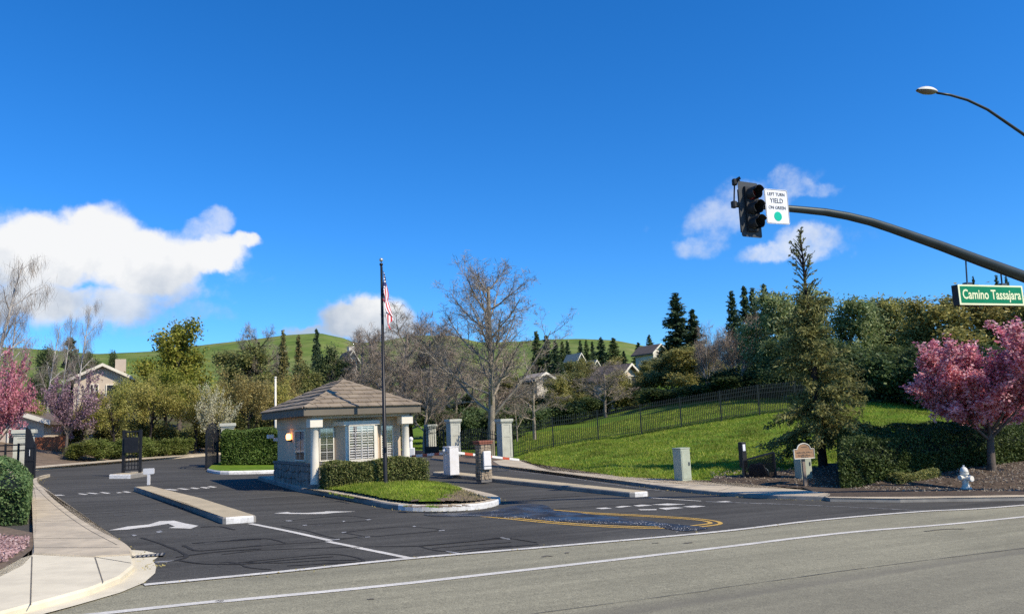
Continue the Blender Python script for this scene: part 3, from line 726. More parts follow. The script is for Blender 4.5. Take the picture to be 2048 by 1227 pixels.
ys1 = [GX(*q) for q in ((920, 1029), (1000, 1036), (1100, 1046), (1200, 1053), (1300, 1056.5), (1380, 1055), (1430, 1050), (1441, 1046), (1425, 1041), (1380, 1036), (1280, 1030), (1180, 1025), (1085, 1018))]
stripe(ys1, .10, M['paint_yellow'], driveway, .013, 'yellow_line')
def offset(pts, d):
    out = []; pts = [np.array(p) for p in pts]
    for i, p in enumerate(pts):
        t = pts[min(i + 1, len(pts) - 1)] - pts[max(i - 1, 0)]; t /= np.linalg.norm(t); out.append(tuple(p + np.array([-t[1], t[0]]) * d))
    return out
stripe(offset(ys1, .22), .10, M['paint_yellow'], driveway, .0135, 'yellow_line', seed=9)
def mark(name, px, h=.0125, mat='paint'): return sheet(name, [GX(*q) for q in px], h, M[mat], driveway)
c8 = lambda L_: [(x / 3.537, 880 + y / 3.537) for x, y in L_]
c6 = lambda L_: [(460 + x / 3.657, 960 + y / 3.657) for x, y in L_]
c1 = lambda L_: [(60 + x / 5.12, 840 + y / 5.12) for x, y in L_]
c7 = lambda L_: [(820 + x / 3.103, 960 + y / 3.103) for x, y in L_]
mark('turn_arrow', c8([(765, 640), (900, 612), (1050, 598), (1130, 574), (1230, 570), (1320, 592), (1405, 606), (1350, 627), (1190, 622), (1238, 612), (1190, 592), (1050, 615), (900, 633)]))
mark('lane_arrow', c6([(320, 243), (420, 233), (445, 239), (560, 240), (690, 232), (700, 228), (920, 230), (760, 239), (700, 247), (560, 248), (420, 247)]))
for a in ([(200, 765), (320, 764), (362, 772), (240, 772)], [(485, 754), (520, 750), (598, 760), (560, 764)], [(570, 745), (620, 743), (710, 752), (660, 757)], [(705, 740), (750, 738), (830, 747), (790, 753)],
          [(880, 742), (920, 738), (945, 743), (900, 747)], [(940, 733), (985, 729), (1040, 738), (1000, 743)], [(1365, 708), (1430, 705), (1525, 714), (1480, 720)], [(1500, 700), (1545, 697), (1638, 706), (1590, 712)],
          [(1635, 694), (1670, 690), (1745, 699), (1700, 705)], [(1735, 687), (1770, 684), (1850, 692), (1800, 699)], [(1812, 680), (1850, 676), (1915, 685), (1880, 691)]):
    mark('pavement_letter', c1(a))
for a in ([(1150, 174), (1215, 170), (1255, 176), (1190, 180)], [(1270, 167), (1320, 160), (1380, 161), (1300, 171)], [(1385, 158), (1440, 152), (1510, 156), (1420, 164)], [(1500, 152), (1600, 145), (1710, 150), (1600, 157)],
          [(1415, 181), (1530, 180), (1530, 186), (1430, 187)], [(1540, 174), (1640, 168), (1700, 172), (1590, 184)], [(1690, 165), (1760, 158), (1838, 162), (1760, 170)], [(1900, 134), (1960, 130), (1998, 133), (1930, 138)]):
    mark('pavement_letter', c7(a))
for a in ([(925, 672), (945, 668), (970, 675), (945, 680)], [(1100, 650), (1135, 640), (1155, 650), (1120, 657)], [(1085, 862), (1180, 856), (1235, 852), (1180, 866), (1100, 868)]):
    mark('paint_scrap', c8(a), mat='paint_worn')
for a in ([(400, 298), (430, 294), (460, 298), (430, 303)], [(525, 330), (560, 327), (565, 333), (540, 335)], [(985, 290), (1020, 285), (1040, 289), (1010, 294)], [(820, 300), (835, 297), (845, 302), (830, 306)], [(812, 382), (850, 378), (850, 384), (825, 388)], [(1525, 368), (1570, 366), (1570, 371), (1530, 373)],
          [(1335, 338), (1350, 335), (1365, 341), (1345, 343)], [(1575, 520), (1620, 524), (1690, 536), (1680, 541), (1600, 530)], [(1960, 424), (1990, 418), (2048, 430), (2048, 436)], [(715, 440), (800, 430), (805, 435), (720, 446)], [(985, 415), (1020, 413), (1028, 418), (990, 421)]):
    mark('paint_scrap', c6(a), mat='paint_worn')
k_ = 0
for loop in ([(400, 300), (720, 268), (880, 262), (1030, 288), (820, 312), (560, 325)], [(380, 338), (560, 370), (780, 425), (960, 412)], [(830, 384), (1000, 362), (1240, 342), (1380, 345), (1540, 366), (1200, 400), (1020, 412), (830, 384)],
             [(0, 500), (360, 470), (700, 448), (960, 412)], [(-60, 545), (200, 515), (560, 500), (1000, 488), (1400, 484)], [(1380, 482), (1640, 458), (1850, 440), (2060, 424)], [(1380, 484), (1560, 520), (1800, 500), (2060, 480)], [(1480, 500), (1800, 472), (2060, 455)],
             [(0, 610), (300, 580), (600, 552), (800, 545), (980, 590), (700, 612), (420, 628)], [(-80, 605), (40, 606), (140, 640), (300, 655)], [(0, 440), (150, 430), (290, 430), (400, 460)],
             [(160, 610), (420, 585), (760, 560)], [(100, 600), (360, 606), (640, 590), (930, 585)]):
    stripe([GX(*q) for q in c6(loop)], .05, M['tar'], driveway, .0105 + .0002 * k_, 'crack_and_dark_line', .5, 5, k_); k_ += 1
for loop in ([(1000, 690), (1150, 740), (1320, 815), (1240, 855)], [(1300, 745), (1380, 780), (1500, 778), (1850, 745)], [(1250, 830), (1500, 795), (1850, 770)], [(1250, 850), (1500, 880), (1850, 870)], [(1420, 615), (1560, 612), (1660, 635)], [(1360, 730), (1600, 715), (1850, 700)]):
    stripe([GX(*q) for q in c8(loop)], .06, M['tar'], driveway, .0105 + .0002 * k_, 'crack_and_dark_line', .5, 5, k_); k_ += 1
for loop in ([(860, 182), (1100, 165), (1400, 150), (1640, 135)], [(750, 115), (900, 107), (1060, 98)], [(60, 410), (400, 380), (570, 360), (790, 388)], [(300, 452), (560, 420), (800, 400)]):  # the short second entry is only a thin dark line in the tar colour
    stripe([GX(*q) for q in c7(loop)], .05, M['tar'], driveway, .0105 + .0002 * k_, 'crack_and_dark_line', .5, 5, k_); k_ += 1
for k2, (pts2, wd2) in enumerate(((((735, 1198), (748, 1197)), .05), (((1085, 1113), (1096, 1111), (1104, 1112)), .06), (((1368, 1086), (1386, 1084)), .07), (((1304, 1086), (1318, 1085)), .05), (((1130, 1106), (1138, 1104)), .06), (((880, 1160), (888, 1158)), .03), (((1850, 1062), (1885, 1058), (1930, 1057)), .06),
                                  (((1420, 1178), (1560, 1159), (1740, 1134), (1900, 1114), (2060, 1094)), .018), (((1000, 1236), (1200, 1209), (1420, 1180)), .015))):
    stripe([GX(*q) for q in pts2], wd2, M['scuff'], main_road, .0065 + .0002 * k2, 'scuff_mark', .7, 6, k2)
M['tyre'] = pmat('tyre_path', (.062, .06, .053), (.088, .085, .076), 1.2, .9, .05, 60)
rgo = random.Random(21)
for k2, (u_, v_) in enumerate(((390, 1070), (420, 1085), (640, 1050), (560, 1040), (880, 1065), (905, 1072), (720, 1075), (240, 1030), (350, 1010), (1150, 985), (1050, 965), (1210, 1002), (500, 1120), (760, 1045))):
    c_ = np.array(GX(u_, v_)); r0_ = rgo.uniform(.05, .16)
    sheet('oil_stain', [tuple(c_ + np.array([math.cos(a), math.sin(a)]) * r0_ * rgo.uniform(.6, 1.3)) for a in np.linspace(0, 6.1, 11)], .0098 + .00003 * k2, M['tyre'], driveway)
rgl = np.random.default_rng(31)
ed_ = [np.array(smooth_pts(RK[1:-1], 8)), np.array(smooth_pts(Lk, 8)), np.array(kerb_out[:36]), np.array(line1[2:8])]
pl_ = []
for e_, n_ in zip(ed_, (420, 260, 200, 60)):
    i_ = rgl.integers(0, len(e_) - 1, n_); f_ = rgl.uniform(0, 1, (n_, 1)); q_ = e_[i_] * (1 - f_) + e_[i_ + 1] * f_ + rgl.normal(0, .10, (n_, 2)); pl_.append(q_)
pl_ = np.concatenate(pl_); zz_ = gz(pl_[:, 0]) + .012 + rgl.uniform(0, .012, len(pl_))
leaf_xyz = np.stack([pl_[:, 0], pl_[:, 1], zz_], 1)
# hosed-down wet streak with washed gravel
wet = sheet('wet_patch', smooth_pts([GX(*q) for q in c7([(90, 212), (300, 205), (480, 195), (640, 160), (760, 150), (850, 160), (900, 190), (1060, 205), (1180, 222), (1330, 235), (1480, 255), (1650, 275), (1800, 290), (1850, 302), (1720, 318), (1600, 305), (1500, 285), (1200, 272), (900, 255), (700, 238), (500, 228), (350, 226), (150, 226)])], 3, True), .0165, M['wet'], kind='structure')
wet['label'] = 'wet streak of water on the driveway by the yellow lines'
rg = np.random.default_rng(5)
line_ = np.array([GX(*q) for q in c7([(560, 232), (700, 240), (900, 252), (1100, 262), (1300, 268), (1450, 268), (1560, 278), (1640, 298), (1720, 310), (1800, 302)])])
tt = rg.uniform(0, len(line_) - 1.001, 260); ii = tt.astype(int); ff = (tt - ii)[:, None]
pp = line_[ii] * (1 - ff) + line_[ii + 1] * ff + rg.normal(0, .17, (260, 2))
V = []
for (x, y) in pp:
    s = rg.uniform(.006, .016); z = float(gz(x)) + .017; a = rg.uniform(0, 6.28); c_, s_ = math.cos(a) * s, math.sin(a) * s
    b4 = [(x + c_, y + s_, z), (x - s_, y + c_, z), (x - c_, y - s_, z), (x + s_, y - c_, z)]; t = (x, y, z + s * .9)
    for i in range(4): V += [b4[i], b4[(i + 1) % 4], t]
o = obj('gravel', fast_mesh('gravel', np.array(V), 3, M['pebble'])); o['kind'] = 'stuff'; tag(o, 'scatter of pale washed gravel along the wet streak', 'gravel')

# ------------------------------------------------------------------ guard house
HRZ = math.atan2(EX[1], EX[0])
gzc = float(gz(C0[0]))
gh = thing('guard_house', 'small tan guard house with brown tiled hip roof, round columns and bay window', 'guard house', (C0[0], C0[1], gzc), HRZ)
WX, WY0, WY1 = 3.1, .42, 4.5
MB().box(0, WX, WY0, WY1, -.3, 2.45).build('wall', M['stucco'], gh)
fr = MB(); fr.box(-.03, WX + .03, WY0 - .03, WY1 + .03, 2.02, 2.40).build('frieze', M['stucco'], gh, bevel=.01)
rnd = random.Random(11)
def stone_face(parent, x0, x1, z0, z1, place, cell=.3, mat='stone', gap=.012, proud=.03):
    """irregular veneer stones, each one its own piece; place(s, z, out) -> local point"""
    nx = max(2, round((x1 - x0) / cell)); nz_ = max(2, round((z1 - z0) / (cell * .68))); g = {}
    for i in range(nx + 1):
        for j in range(nz_ + 1):
            jx = 0 if i in (0, nx) else rnd.uniform(-.3, .3) * (x1 - x0) / nx
            jz = 0 if j in (0, nz_) else rnd.uniform(-.3, .3) * (z1 - z0) / nz_
            g[i, j] = (x0 + (x1 - x0) * i / nx + jx, z0 + (z1 - z0) * j / nz_ + jz)
    for i in range(nx):
        for j in range(nz_):
            q = [g[i, j], g[i + 1, j], g[i + 1, j + 1], g[i, j + 1]]
            cx_, cz_ = sum(a for a, b in q) / 4, sum(b for a, b in q) / 4; pts = []
            for k in range(4):
                a, b = q[k], q[(k + 1) % 4]
                for t in (.14, .86):
                    px_, pz_ = a[0] + (b[0] - a[0]) * t, a[1] + (b[1] - a[1]) * t
                    l = math.hypot(px_ - cx_, pz_ - cz_); pts.append((px_ - (px_ - cx_) / l * gap, pz_ - (pz_ - cz_) / l * gap))
            pd = proud + rnd.uniform(-.012, .015)
            m = MB(); n = len(pts); lo = [place(a, b, 0) for a, b in pts]; hi = [place(cx_ + (a - cx_) * .9, cz_ + (b - cz_) * .9, pd) for a, b in pts]
            m.add(lo + hi, [tuple(range(n, 2 * n))] + [(k, (k + 1) % n, n + (k + 1) % n, n + k) for k in range(n)])
            m.build('stone', M[mat], parent)
sb = MB(); sb.box(-.10, WX + .10, WY0 - .10, WY1 + .10, -.3, .84); sb.box(-.14, WX + .14, WY0 - .14, WY1 + .14, .84, .91)
sbo = sb.build('stone_base', M['mortar'], gh)
stone_face(sbo, WY0 - .1, WY1 + .1, -.12, .83, lambda s, z, o_: (-.10 - o_, s, z), .36)
stone_face(sbo, -.1, WX + .1, -.12, .83, lambda s, z, o_: (s, WY0 - .10 - o_, z), .36)
# columns on stone plinths
for x in (0, WX):
    m = MB(); m.lathe([(.145, 0.25), (.15, .28), (.135, .36), (.13, 1.2), (.12, 1.98), (.14, 2.0), (.14, 2.03)], 24, M=Matrix.Translation((x, 0, 0)))
    co = m.build('column', M['cream'], gh, smooth=False)
    for p in co.data.polygons: p.use_smooth = abs(p.normal.z) < .8
    MB().box(x - .205, x + .205, -.205, .205, 2.03, 2.30).build('capital', M['cream'], gh, bevel=.012)
    MB().box(x - .19, x + .19, -.19, .19, -.3, .27).build('plinth', M['stone'], gh, bevel=.03)
MB().box(-.12, WX + .12, -.12, WY0 - .03, 2.30, 2.42).build('porch_beam', M['stucco'], gh)
# roof
EX0, EX1, EY0, EY1 = -.44, WX + .44, -.34, 5.05
ZS, ZE, ZR = 2.40, 2.64, 3.60; HWD = (EX1 - EX0) / 2; MX = (EX0 + EX1) / 2
m = MB()
m.box(EX0, EX1, EY0, EY1, ZS, ZE - .001)
m.add([(EX0, EY0, ZE), (EX1, EY0, ZE), (EX1, EY1, ZE), (EX0, EY1, ZE), (MX, EY0 + HWD, ZR), (MX, EY1 - HWD, ZR)], [(0, 1, 4), (1, 2, 5, 4), (2, 3, 5), (3, 0, 4, 5)])
roof = m.build('roof', M['fascia'], gh)
def clip(poly, a, b):   # keep the left side of a->b
    out = []
    for i in range(len(poly)):
        p, q = poly[i], poly[(i + 1) % len(poly)]
        sp = (b[0] - a[0]) * (p[1] - a[1]) - (b[1] - a[1]) * (p[0] - a[0]); sq = (b[0] - a[0]) * (q[1] - a[1]) - (b[1] - a[1]) * (q[0] - a[0])
        if sp >= 0: out.append(p)
        if (sp > 0 > sq) or (sp < 0 < sq):
            t = sp / (sp - sq); out.append((p[0] + (q[0] - p[0]) * t, p[1] + (q[1] - p[1]) * t))
    return out
SL = math.hypot(HWD, ZR - ZE)
def tiles(O, S, Up, ln, top0, top1):
    O, S, Up = Vector(O), Vector(S).normalized(), Vector(Up).normalized(); n = S.cross(Up)
    region = [(-.03, -.05), (ln + .03, -.05), (top1, SL), (top0, SL)] if top1 - top0 > .01 else [(-.03, -.05), (ln + .03, -.05), (top0, SL)]
    ch, tw = .335, .42; nc = int(SL / ch) + 1
    for c in range(nc):
        t0, t1 = c * ch - .05, c * ch + ch + .02
        k = -1
        while k * tw < ln + tw:
            s0 = k * tw + (tw / 2 if c % 2 else 0); k += 1
            q = [(s0 + .006, t0), (s0 + tw - .006, t0), (s0 + tw - .006, t1), (s0 + .006, t1)]
            for i in range(len(region)):
                q = clip(q, region[i], region[(i + 1) % len(region)])
                if len(q) < 3: break
            if len(q) < 3: continue
            ar = abs(sum(q[i][0] * q[(i + 1) % len(q)][1] - q[(i + 1) % len(q)][0] * q[i][1] for i in range(len(q)))) / 2
            if ar < .006: continue
            up = rnd.uniform(0, .006); lo = [O + S * a + Up * b + n * (.052 + up - (b - t0) / (t1 - t0) * .04 - .03) for a, b in q]; hi = [p + n * .032 for p in lo]
            m = MB(); N_ = len(q); m.add(lo + hi, [tuple(range(N_))[::-1], tuple(range(N_, 2 * N_))] + [(i, (i + 1) % N_, N_ + (i + 1) % N_, N_ + i) for i in range(N_)])
            m.build('roof_tile', M['tile'], roof)
rise = Vector((0, HWD, ZR - ZE))
LX, LY = EX1 - EX0, EY1 - EY0
tiles((EX0, EY0, ZE), (1, 0, 0), (0, HWD, ZR - ZE), LX, LX / 2, LX / 2)
tiles((EX1, EY0, ZE), (0, 1, 0), (-HWD, 0, ZR - ZE), LY, HWD, LY - HWD)
tiles((EX1, EY1, ZE), (-1, 0, 0), (0, -HWD, ZR - ZE), LX, LX / 2, LX / 2)
tiles((EX0, EY1, ZE), (0, -1, 0), (HWD, 0, ZR - ZE), LY, HWD, LY - HWD)
def caps(A, B, wd=.13):
    A, B = Vector(A), Vector(B); d = (B - A); n = max(2, int(d.length / .36)); t = d.normalized(); sd = t.cross(Vector((0, 0, 1))).normalized(); up = sd.cross(t)
    for i in range(n):
        a = A + d * (i / n) + up * .055; b = A + d * ((i + 1.12) / n) + up * .03
        pr = lambda p: [p - sd * wd - up * .045, p + up * .012, p + sd * wd - up * .045, p - up * .02]
        m = MB(); m.add(pr(a) + pr(b), [(0, 1, 2, 3), (7, 6, 5, 4), (0, 4, 5, 1), (1, 5, 6, 2), (2, 6, 7, 3), (3, 7, 4, 0)])
        m.build('hip_tile', M['tile'], roof)
R1, R2 = (MX, EY0 + HWD, ZR), (MX, EY1 - HWD, ZR)
caps((EX0, EY0, ZE), R1); caps((EX1, EY0, ZE), R1); caps((EX0, EY1, ZE), R2); caps((EX1, EY1, ZE), R2); caps(R1, R2)
# bay window
bx0, bx1, fx0, fx1, fy = .78, 2.32, 1.02, 2.12, .06
bp_ = [(bx0, WY0 + .01), (fx0, fy), (fx1, fy), (bx1, WY0 + .01)]
bay = MB().prism([(x, y, -.25) for x, y in bp_], (0, 0, 2.30)).build('bay', M['stucco'], gh)
MB().prism([(x, y, 2.05) for x, y in ((bx0 - .08, WY0), (fx0 - .06, fy - .08), (fx1 + .06, fy - .08), (bx1 + .08, WY0))], (0, 0, .14)).build('bay_header', M['cream'], bay, bevel=.01)
for x0_, x1_ in ((fx0, fx0 + .09), (fx1 - .09, fx1)): MB().box(x0_, x1_, fy - .03, fy, .85, 2.05).build('bay_post', M['cream'], bay)
MB().box(fx0 - .03, fx1 + .03, fy - .06, fy - .002, .84, .92).build('bay_sill', M['cream'], bay)
def window(x0, x1, z0, z1, place, panels=2, cols=3, rows=4, slats=12, slat_mat='white', parent=gh, louver=True):
    """place(x, out, z): local point; frame, backing, louvres, muntins and pane"""
    def bx(n, a0, a1, o0, o1, c0, c1_, mt, par):
        m = MB(); vs_ = [place(x, o_, z) for z in (c0, c1_) for o_ in (o0, o1) for x in (a0, a1)]
        m.add(vs_, [(0, 2, 3, 1), (4, 5, 7, 6), (0, 1, 5, 4), (2, 6, 7, 3), (0, 4, 6, 2), (1, 3, 7, 5)]); return m.build(n, mt, par)
    wn = bx('window', x0, x1, .001, .012, z0, z1, M['window_dark'], parent)
    f = .035
    for a in ((x0 - f, x0, z0 - f, z1 + f), (x1, x1 + f, z0 - f, z1 + f), (x0, x1, z0 - f, z0), (x0, x1, z1, z1 + f)):
        bx('frame', a[0], a[1], 0.001, .065, a[2], a[3], M['cream'], wn)
    if louver:
        pw = (x1 - x0) / panels
        for p in range(panels):
            for k in range(slats):
                zc = z0 + (z1 - z0) * (k + .5) / slats; hh = (z1 - z0) / slats * .24
                m = MB(); a0, a1 = x0 + pw * p + .02, x0 + pw * (p + 1) - .02
                m.add([place(a0, .016, zc + hh), place(a1, .016, zc + hh), place(a1, .036, zc - hh), place(a0, .036, zc - hh), place(a0, .020, zc + hh), place(a1, .020, zc + hh), place(a1, .040, zc - hh), place(a0, .040, zc - hh)],
                      [(0, 1, 2, 3), (7, 6, 5, 4), (0, 4, 5, 1), (2, 6, 7, 3), (0, 3, 7, 4), (1, 5, 6, 2)])
                m.build('slat', M[slat_mat], wn)
        for p in range(1, panels): bx('stile', x0 + pw * p - .03, x0 + pw * p + .03, .012, .042, z0, z1, M['white'], wn)
    for c in range(1, cols): xx_ = x0 + (x1 - x0) * c / cols; bx('muntin', xx_ - .011, xx_ + .011, .046, .056, z0, z1, M['white'], wn)
    for r_ in range(1, rows): zz_ = z0 + (z1 - z0) * r_ / rows; bx('muntin', x0, x1, .0465, .0565, zz_ - .011, zz_ + .011, M['white'], wn)
    bx('pane', x0, x1, .058, .061, z0, z1, M['glass'], wn)
    return wn
window(fx0 + .13, fx1 - .13, .96, 2.02, lambda x, o_, z: (x, fy - o_, z), 2, 4, 4, 13)
window(.30, .72, .98, 2.08 - .1, lambda x, o_, z: (x, WY0 - o_, z), 1, 2, 4, 13, 'window_dark')
window(2.40, 2.78, .98, 1.98, lambda x, o_, z: (x, WY0 - o_, z), 1, 2, 4, 13)
wl = window(.95, 2.0, 1.0, 1.93, lambda x, o_, z: (-o_, x, z), 2, 2, 1, 2, parent=gh, louver=False)
MB().box(-.030, -.020, 1.0, 1.42, 1.22, 1.93).build('blind', M['blind'], wl); MB().box(-.030, -.020, 1.52, 1.95, 1.22, 1.93).build('blind', M['blind'], wl)
lampb = MB().box(-.10, 0, 2.56, 2.78, 1.60, 1.66).build('lamp_bracket', M['black'], gh)
MB().lathe([(.06, 1.66), (.085, 1.70), (.085, 1.82), (.05, 1.87)], 12, M=Matrix.Translation((-.10, 2.67, 0))).build('lamp_globe', M['lamp_on'], gh, True)
MB().box(-.34, -.12, 4.52, 4.72, 1.72, 1.86).build('camera_box', M['white'], gh, bevel=.02); MB().box(-.14, 0.02, 4.44, 4.54, 1.62, 1.74).build('camera_bracket', M['white'], gh)

# flag pole and flag
fp_xy = HW(1.82, -1.35); fz = mound_h(*fp_xy) - .02
ftop = PV(754, 531, fp_xy, (1, 0))[2]; fh = ftop - fz
fp = thing('flag_pole', 'tall dark bronze flag pole in front of the guard house', 'flag pole', (*fp_xy, fz))
MB().tube([(0, 0, 0), (0, 0, .05), (0, 0, fh)], [.085, .07, .035], 14).build('pole', M['pole'], fp, True)
MB().lathe([(.13, 0), (.13, .03), (.09, .08)], 16).build('base_collar', M['pole'], fp, True)
MB().lathe([(.05, fh), (.06, fh + .03), (.05, fh + .07), (.012, fh + .08), (.012, fh + .14)], 12).build('pulley_cap', M['pole'], fp, True)
MB().lathe([(.01, fh + .12), (.045, fh + .14), (.065, fh + .185), (.045, fh + .23), (.005, fh + .25)], 12).build('ball', M['brass'], fp, True)
MB().tube([(.06, -.05, 1.1), (.05, -.04, fh - .05)], .006, 4).build('halyard', M['black'], fp)
MB().box(.03, .07, -.09, -.01, 1.0, 1.14).build('cleat', M['pole'], fp)
fl = MB(); NS, NT = 40, 26
gv = {}
for i in range(NS + 1):
    s = i / NS
    for j in range(NT + 1):
        t = j / NT
        fold = math.sin(t * 9.5 + s * 3.0) * (.02 + .09 * s) + .03 * math.sin(s * 11 + t * 4)
        out = .045 + .16 * s ** .8 + .09 * s * t
        x = out + .05 * math.sin(t * 7 + s * 5) * s
        z = -t * .95 * (1 - .25 * s) - s ** 1.15 * 1.22
        gv[i, j] = len(fl.v); fl.v.append((x + fold * .55, fold - .02, z))
for i in range(NS):
    for j in range(NT):
        fl.f.append((gv[i, j], gv[i + 1, j], gv[i + 1, j + 1], gv[i, j + 1]))
        fl.m.append(2 if (i < NS * .4 and j < 14) else (0 if (j // 2) % 2 == 0 else 1))
flag = fl.build('flag', [M['flag_red'], M['flag_white'], M['flag_blue']], None, True)
flag.location = (fp_xy[0], fp_xy[1], fz + fh - .17)
sm_ = flag.modifiers.new('cloth_thickness', 'SOLIDIFY'); sm_.thickness = .004
tag(flag, 'american flag hanging limp from the flag pole', 'flag')

# ------------------------------------------------------------------ iron work, gates, pillars
def zat(xy): return float(gz(xy[0]))
def gate_pillar(xy, label, rz, h=2.2, wd=.68, group='sage gate pillars'):
    t = thing('gate_pillar', label, 'pillar', (xy[0], xy[1], Hs(*xy) - .02), rz, group); a = wd / 2
    MB().box(-a, a, -a, a, -.25, h).build('shaft', M['pillar'], t, bevel=.01)
    MB().box(-a - .09, a + .09, -a - .09, a + .09, h, h + .16).build('cap', M['pillar'], t, bevel=.02)
    MB().box(-a - .04, a + .04, -a - .04, a + .04, h - .07, h - .001).build('moulding', M['pillar'], t)
    for z0, z1 in ((.25, 1.38), (1.5, h - .18)):
        for sgn in (-1, 1):
            f = MB(); fr_ = .07; e = a + .018
            for (x0, x1, q0, q1) in ((-a, -a + .13, z0 - .06, z1 + .06), (a - .13, a, z0 - .06, z1 + .06), (-a + .13, a - .13, z0 - .06, z0), (-a + .13, a - .13, z1, z1 + .06)):
                f.box(x0, x1, min(sgn * a, sgn * e), max(sgn * a, sgn * e), q0, q1)
            f.build('panel_frame', M['pillar'], t)
    return t
p1 = PV(908, 900, (-4.1, 51.5), (1, 0)); p2 = PV(1010, 900, (-.5, 47.6), (1, 0)); p3 = PV(862, 880, (-6, 60), (1, 0))
gate_pillar((p1[0], 51.5), 'sage panelled gate pillar left of the footpath gate', R(28), 2.25)
gate_pillar((p2[0], 47.6), 'sage panelled gate pillar where the lawn fence begins', R(28), 2.25, .66)
gate_pillar((p3[0], 60), 'sage gate pillar farthest back behind the open iron gate', R(28), 1.9, .6)
p4 = PV(449, 920, (-14, 40.2), (1, 0)); gate_pillar((p4[0], 40.6), 'gate pillar half hidden by the clipped hedge left of the guard house', R(20), 2.0, .6)
p5 = PV(46, 930, (-19.5, 32.6), (1, 0)); gate_pillar((p5[0], 32.6), 'pale gate pillar at the left edge behind the privet hedge', R(25), 1.75, .66)
def iron_panel(parent, p, q, hgt, npk, arch=0, mat='darkgreen_iron', spear=True, r=.016, top=None, zb=None, rails=(.16, None), picket_mesh=None):
    """pickets and rails between two ground points p,q given as (x,y,z) in parent's space"""
    p, q = Vector(p), Vector(q); d = q - p; n = npk
    for k in range(n):
        t = (k + .5) / n; b = p + d * t; hh = hgt + arch * math.sin(math.pi * t) if arch >= 0 else hgt + arch * (1 - math.sin(math.pi / 2 * t))
        m = MB(); m.box(-r, r, -r, r, .08, hh)
        if spear: m.add([(-r * 1.5, -r * 1.5, hh), (r * 1.5, -r * 1.5, hh), (r * 1.5, r * 1.5, hh), (-r * 1.5, r * 1.5, hh), (0, 0, hh + .11)], [(0, 1, 4), (1, 2, 4), (2, 3, 4), (3, 0, 4), (3, 2, 1, 0)])
        o_ = m.build('picket', M[mat], parent); o_.location = b
    for f_ in (0.14, -.14, -.42):
        pts = []
        for k in range(9):
            t = k / 8; hh = hgt + arch * math.sin(math.pi * t) if arch >= 0 else hgt + arch * (1 - math.sin(math.pi / 2 * t))
            b = p + d * t; pts.append((b.x, b.y, b.z + (f_ if f_ > 0 else hh + f_)))
        MB().tube(pts, .024, 4).build('rail', M[mat], parent)
# lawn fence, post by post and picket by picket
FY = 49.0
fpx = [(1027, 915), (1107, 892), (1197, 880), (1283, 866), (1363, 853), (1443, 838), (1519, 825), (1592, 812), (1664, 800)]
fpos = []
for u_, v_ in fpx:
    q = P(u_, v_, FY); fpos.append((q[0], FY, Hs(q[0], FY) - .03))
fence = thing('lawn_fence', 'black iron picket fence climbing across the green lawn', 'fence', fpos[0])
pk = MB(); pk.box(-.014, .014, -.014, .014, .08, 1.72); pk.add([(-.02, -.02, 1.72), (.02, -.02, 1.72), (.02, .02, 1.72), (-.02, .02, 1.72), (0, 0, 1.84)], [(0, 1, 4), (1, 2, 4), (2, 3, 4), (3, 0, 4), (3, 2, 1, 0)])
pk0 = pk.build('picket', M['darkgreen_iron'], fence); pkm = pk0.data; first = True
ps = MB(); ps.box(-.04, .04, -.04, .04, -.2, 1.78); ps.box(-.055, .055, -.055, .055, 1.78, 1.82); psm = ps.build('post', M['darkgreen_iron'], fence); psm = psm.data
bpy.data.objects.remove(bpy.data.objects['post']); 
O0 = Vector(fpos[0])
for i, a in enumerate(fpos):
    obj('post', psm, fence, Vector(a) - O0)
    if i == len(fpos) - 1: break
    b = Vector(fpos[i + 1]); a = Vector(a); n = 21
    for k in range(n):
        t = (k + 1) / (n + 1); c = a + (b - a) * t - O0
        if first: pk0.location = c; first = False
        else: obj('picket', pkm, fence, c)
    for z in (.2, 1.30, 1.55):
        MB().tube([a - O0 + Vector((0, 0, z)), b - O0 + Vector((0, 0, z))], .022, 4).build('rail', M['darkgreen_iron'], fence)
# footpath gate between the two pillars, and the open driveway gate leaf
def leaf(label, A, B, hgt, n, arch, mat='darkgreen_iron', name='iron_gate', cat='gate'):
    A, B = (*A, Hs(*A)), (*B, Hs(*B)); t = thing(name, label, cat, A)
    iron_panel(t, (0, 0, 0), Vector(B) - Vector(A), hgt, n, arch, mat)
    for q in (Vector((0, 0, 0)), Vector(B) - Vector(A)):
        MB().box(q.x - .04, q.x + .04, q.y - .04, q.y + .04, q.z, q.z + hgt).build('gate_post', M[mat], t)
    return t
leaf('arched iron footpath gate between two sage pillars', (p1[0] + .42, 51.4), (p2[0] - .40, 47.8), 1.55, 20, .22)
q1 = PV(848, 900, (-6, 52.5), (1, 0)); q2 = PV(888, 900, (-4.6, 51.8), (1, 0))
lf = leaf('dark iron driveway gate leaf standing open left of the pillar', (q1[0], 53.2), (q2[0], 52.0), 1.75, 9, .2)
MB().box(.05, q2[0] - q1[0] - .05, -.62, -.60, .12, .62, M=Matrix.Rotation(math.atan2(-1.2, q2[0] - q1[0]), 4, 'Z') @ Matrix.Translation((0, .62, 0))).build('kick_plate', M['darkgreen_iron'], lf)
g4a = PV(432, 930, (-14.5, 39.2), (1, 0))
leaf('black iron gate leaf standing open beside the clipped hedge', (p4[0] - .42, 40.4), (p4[0] - .02, 37.9), 1.85, 10, .25, 'black')
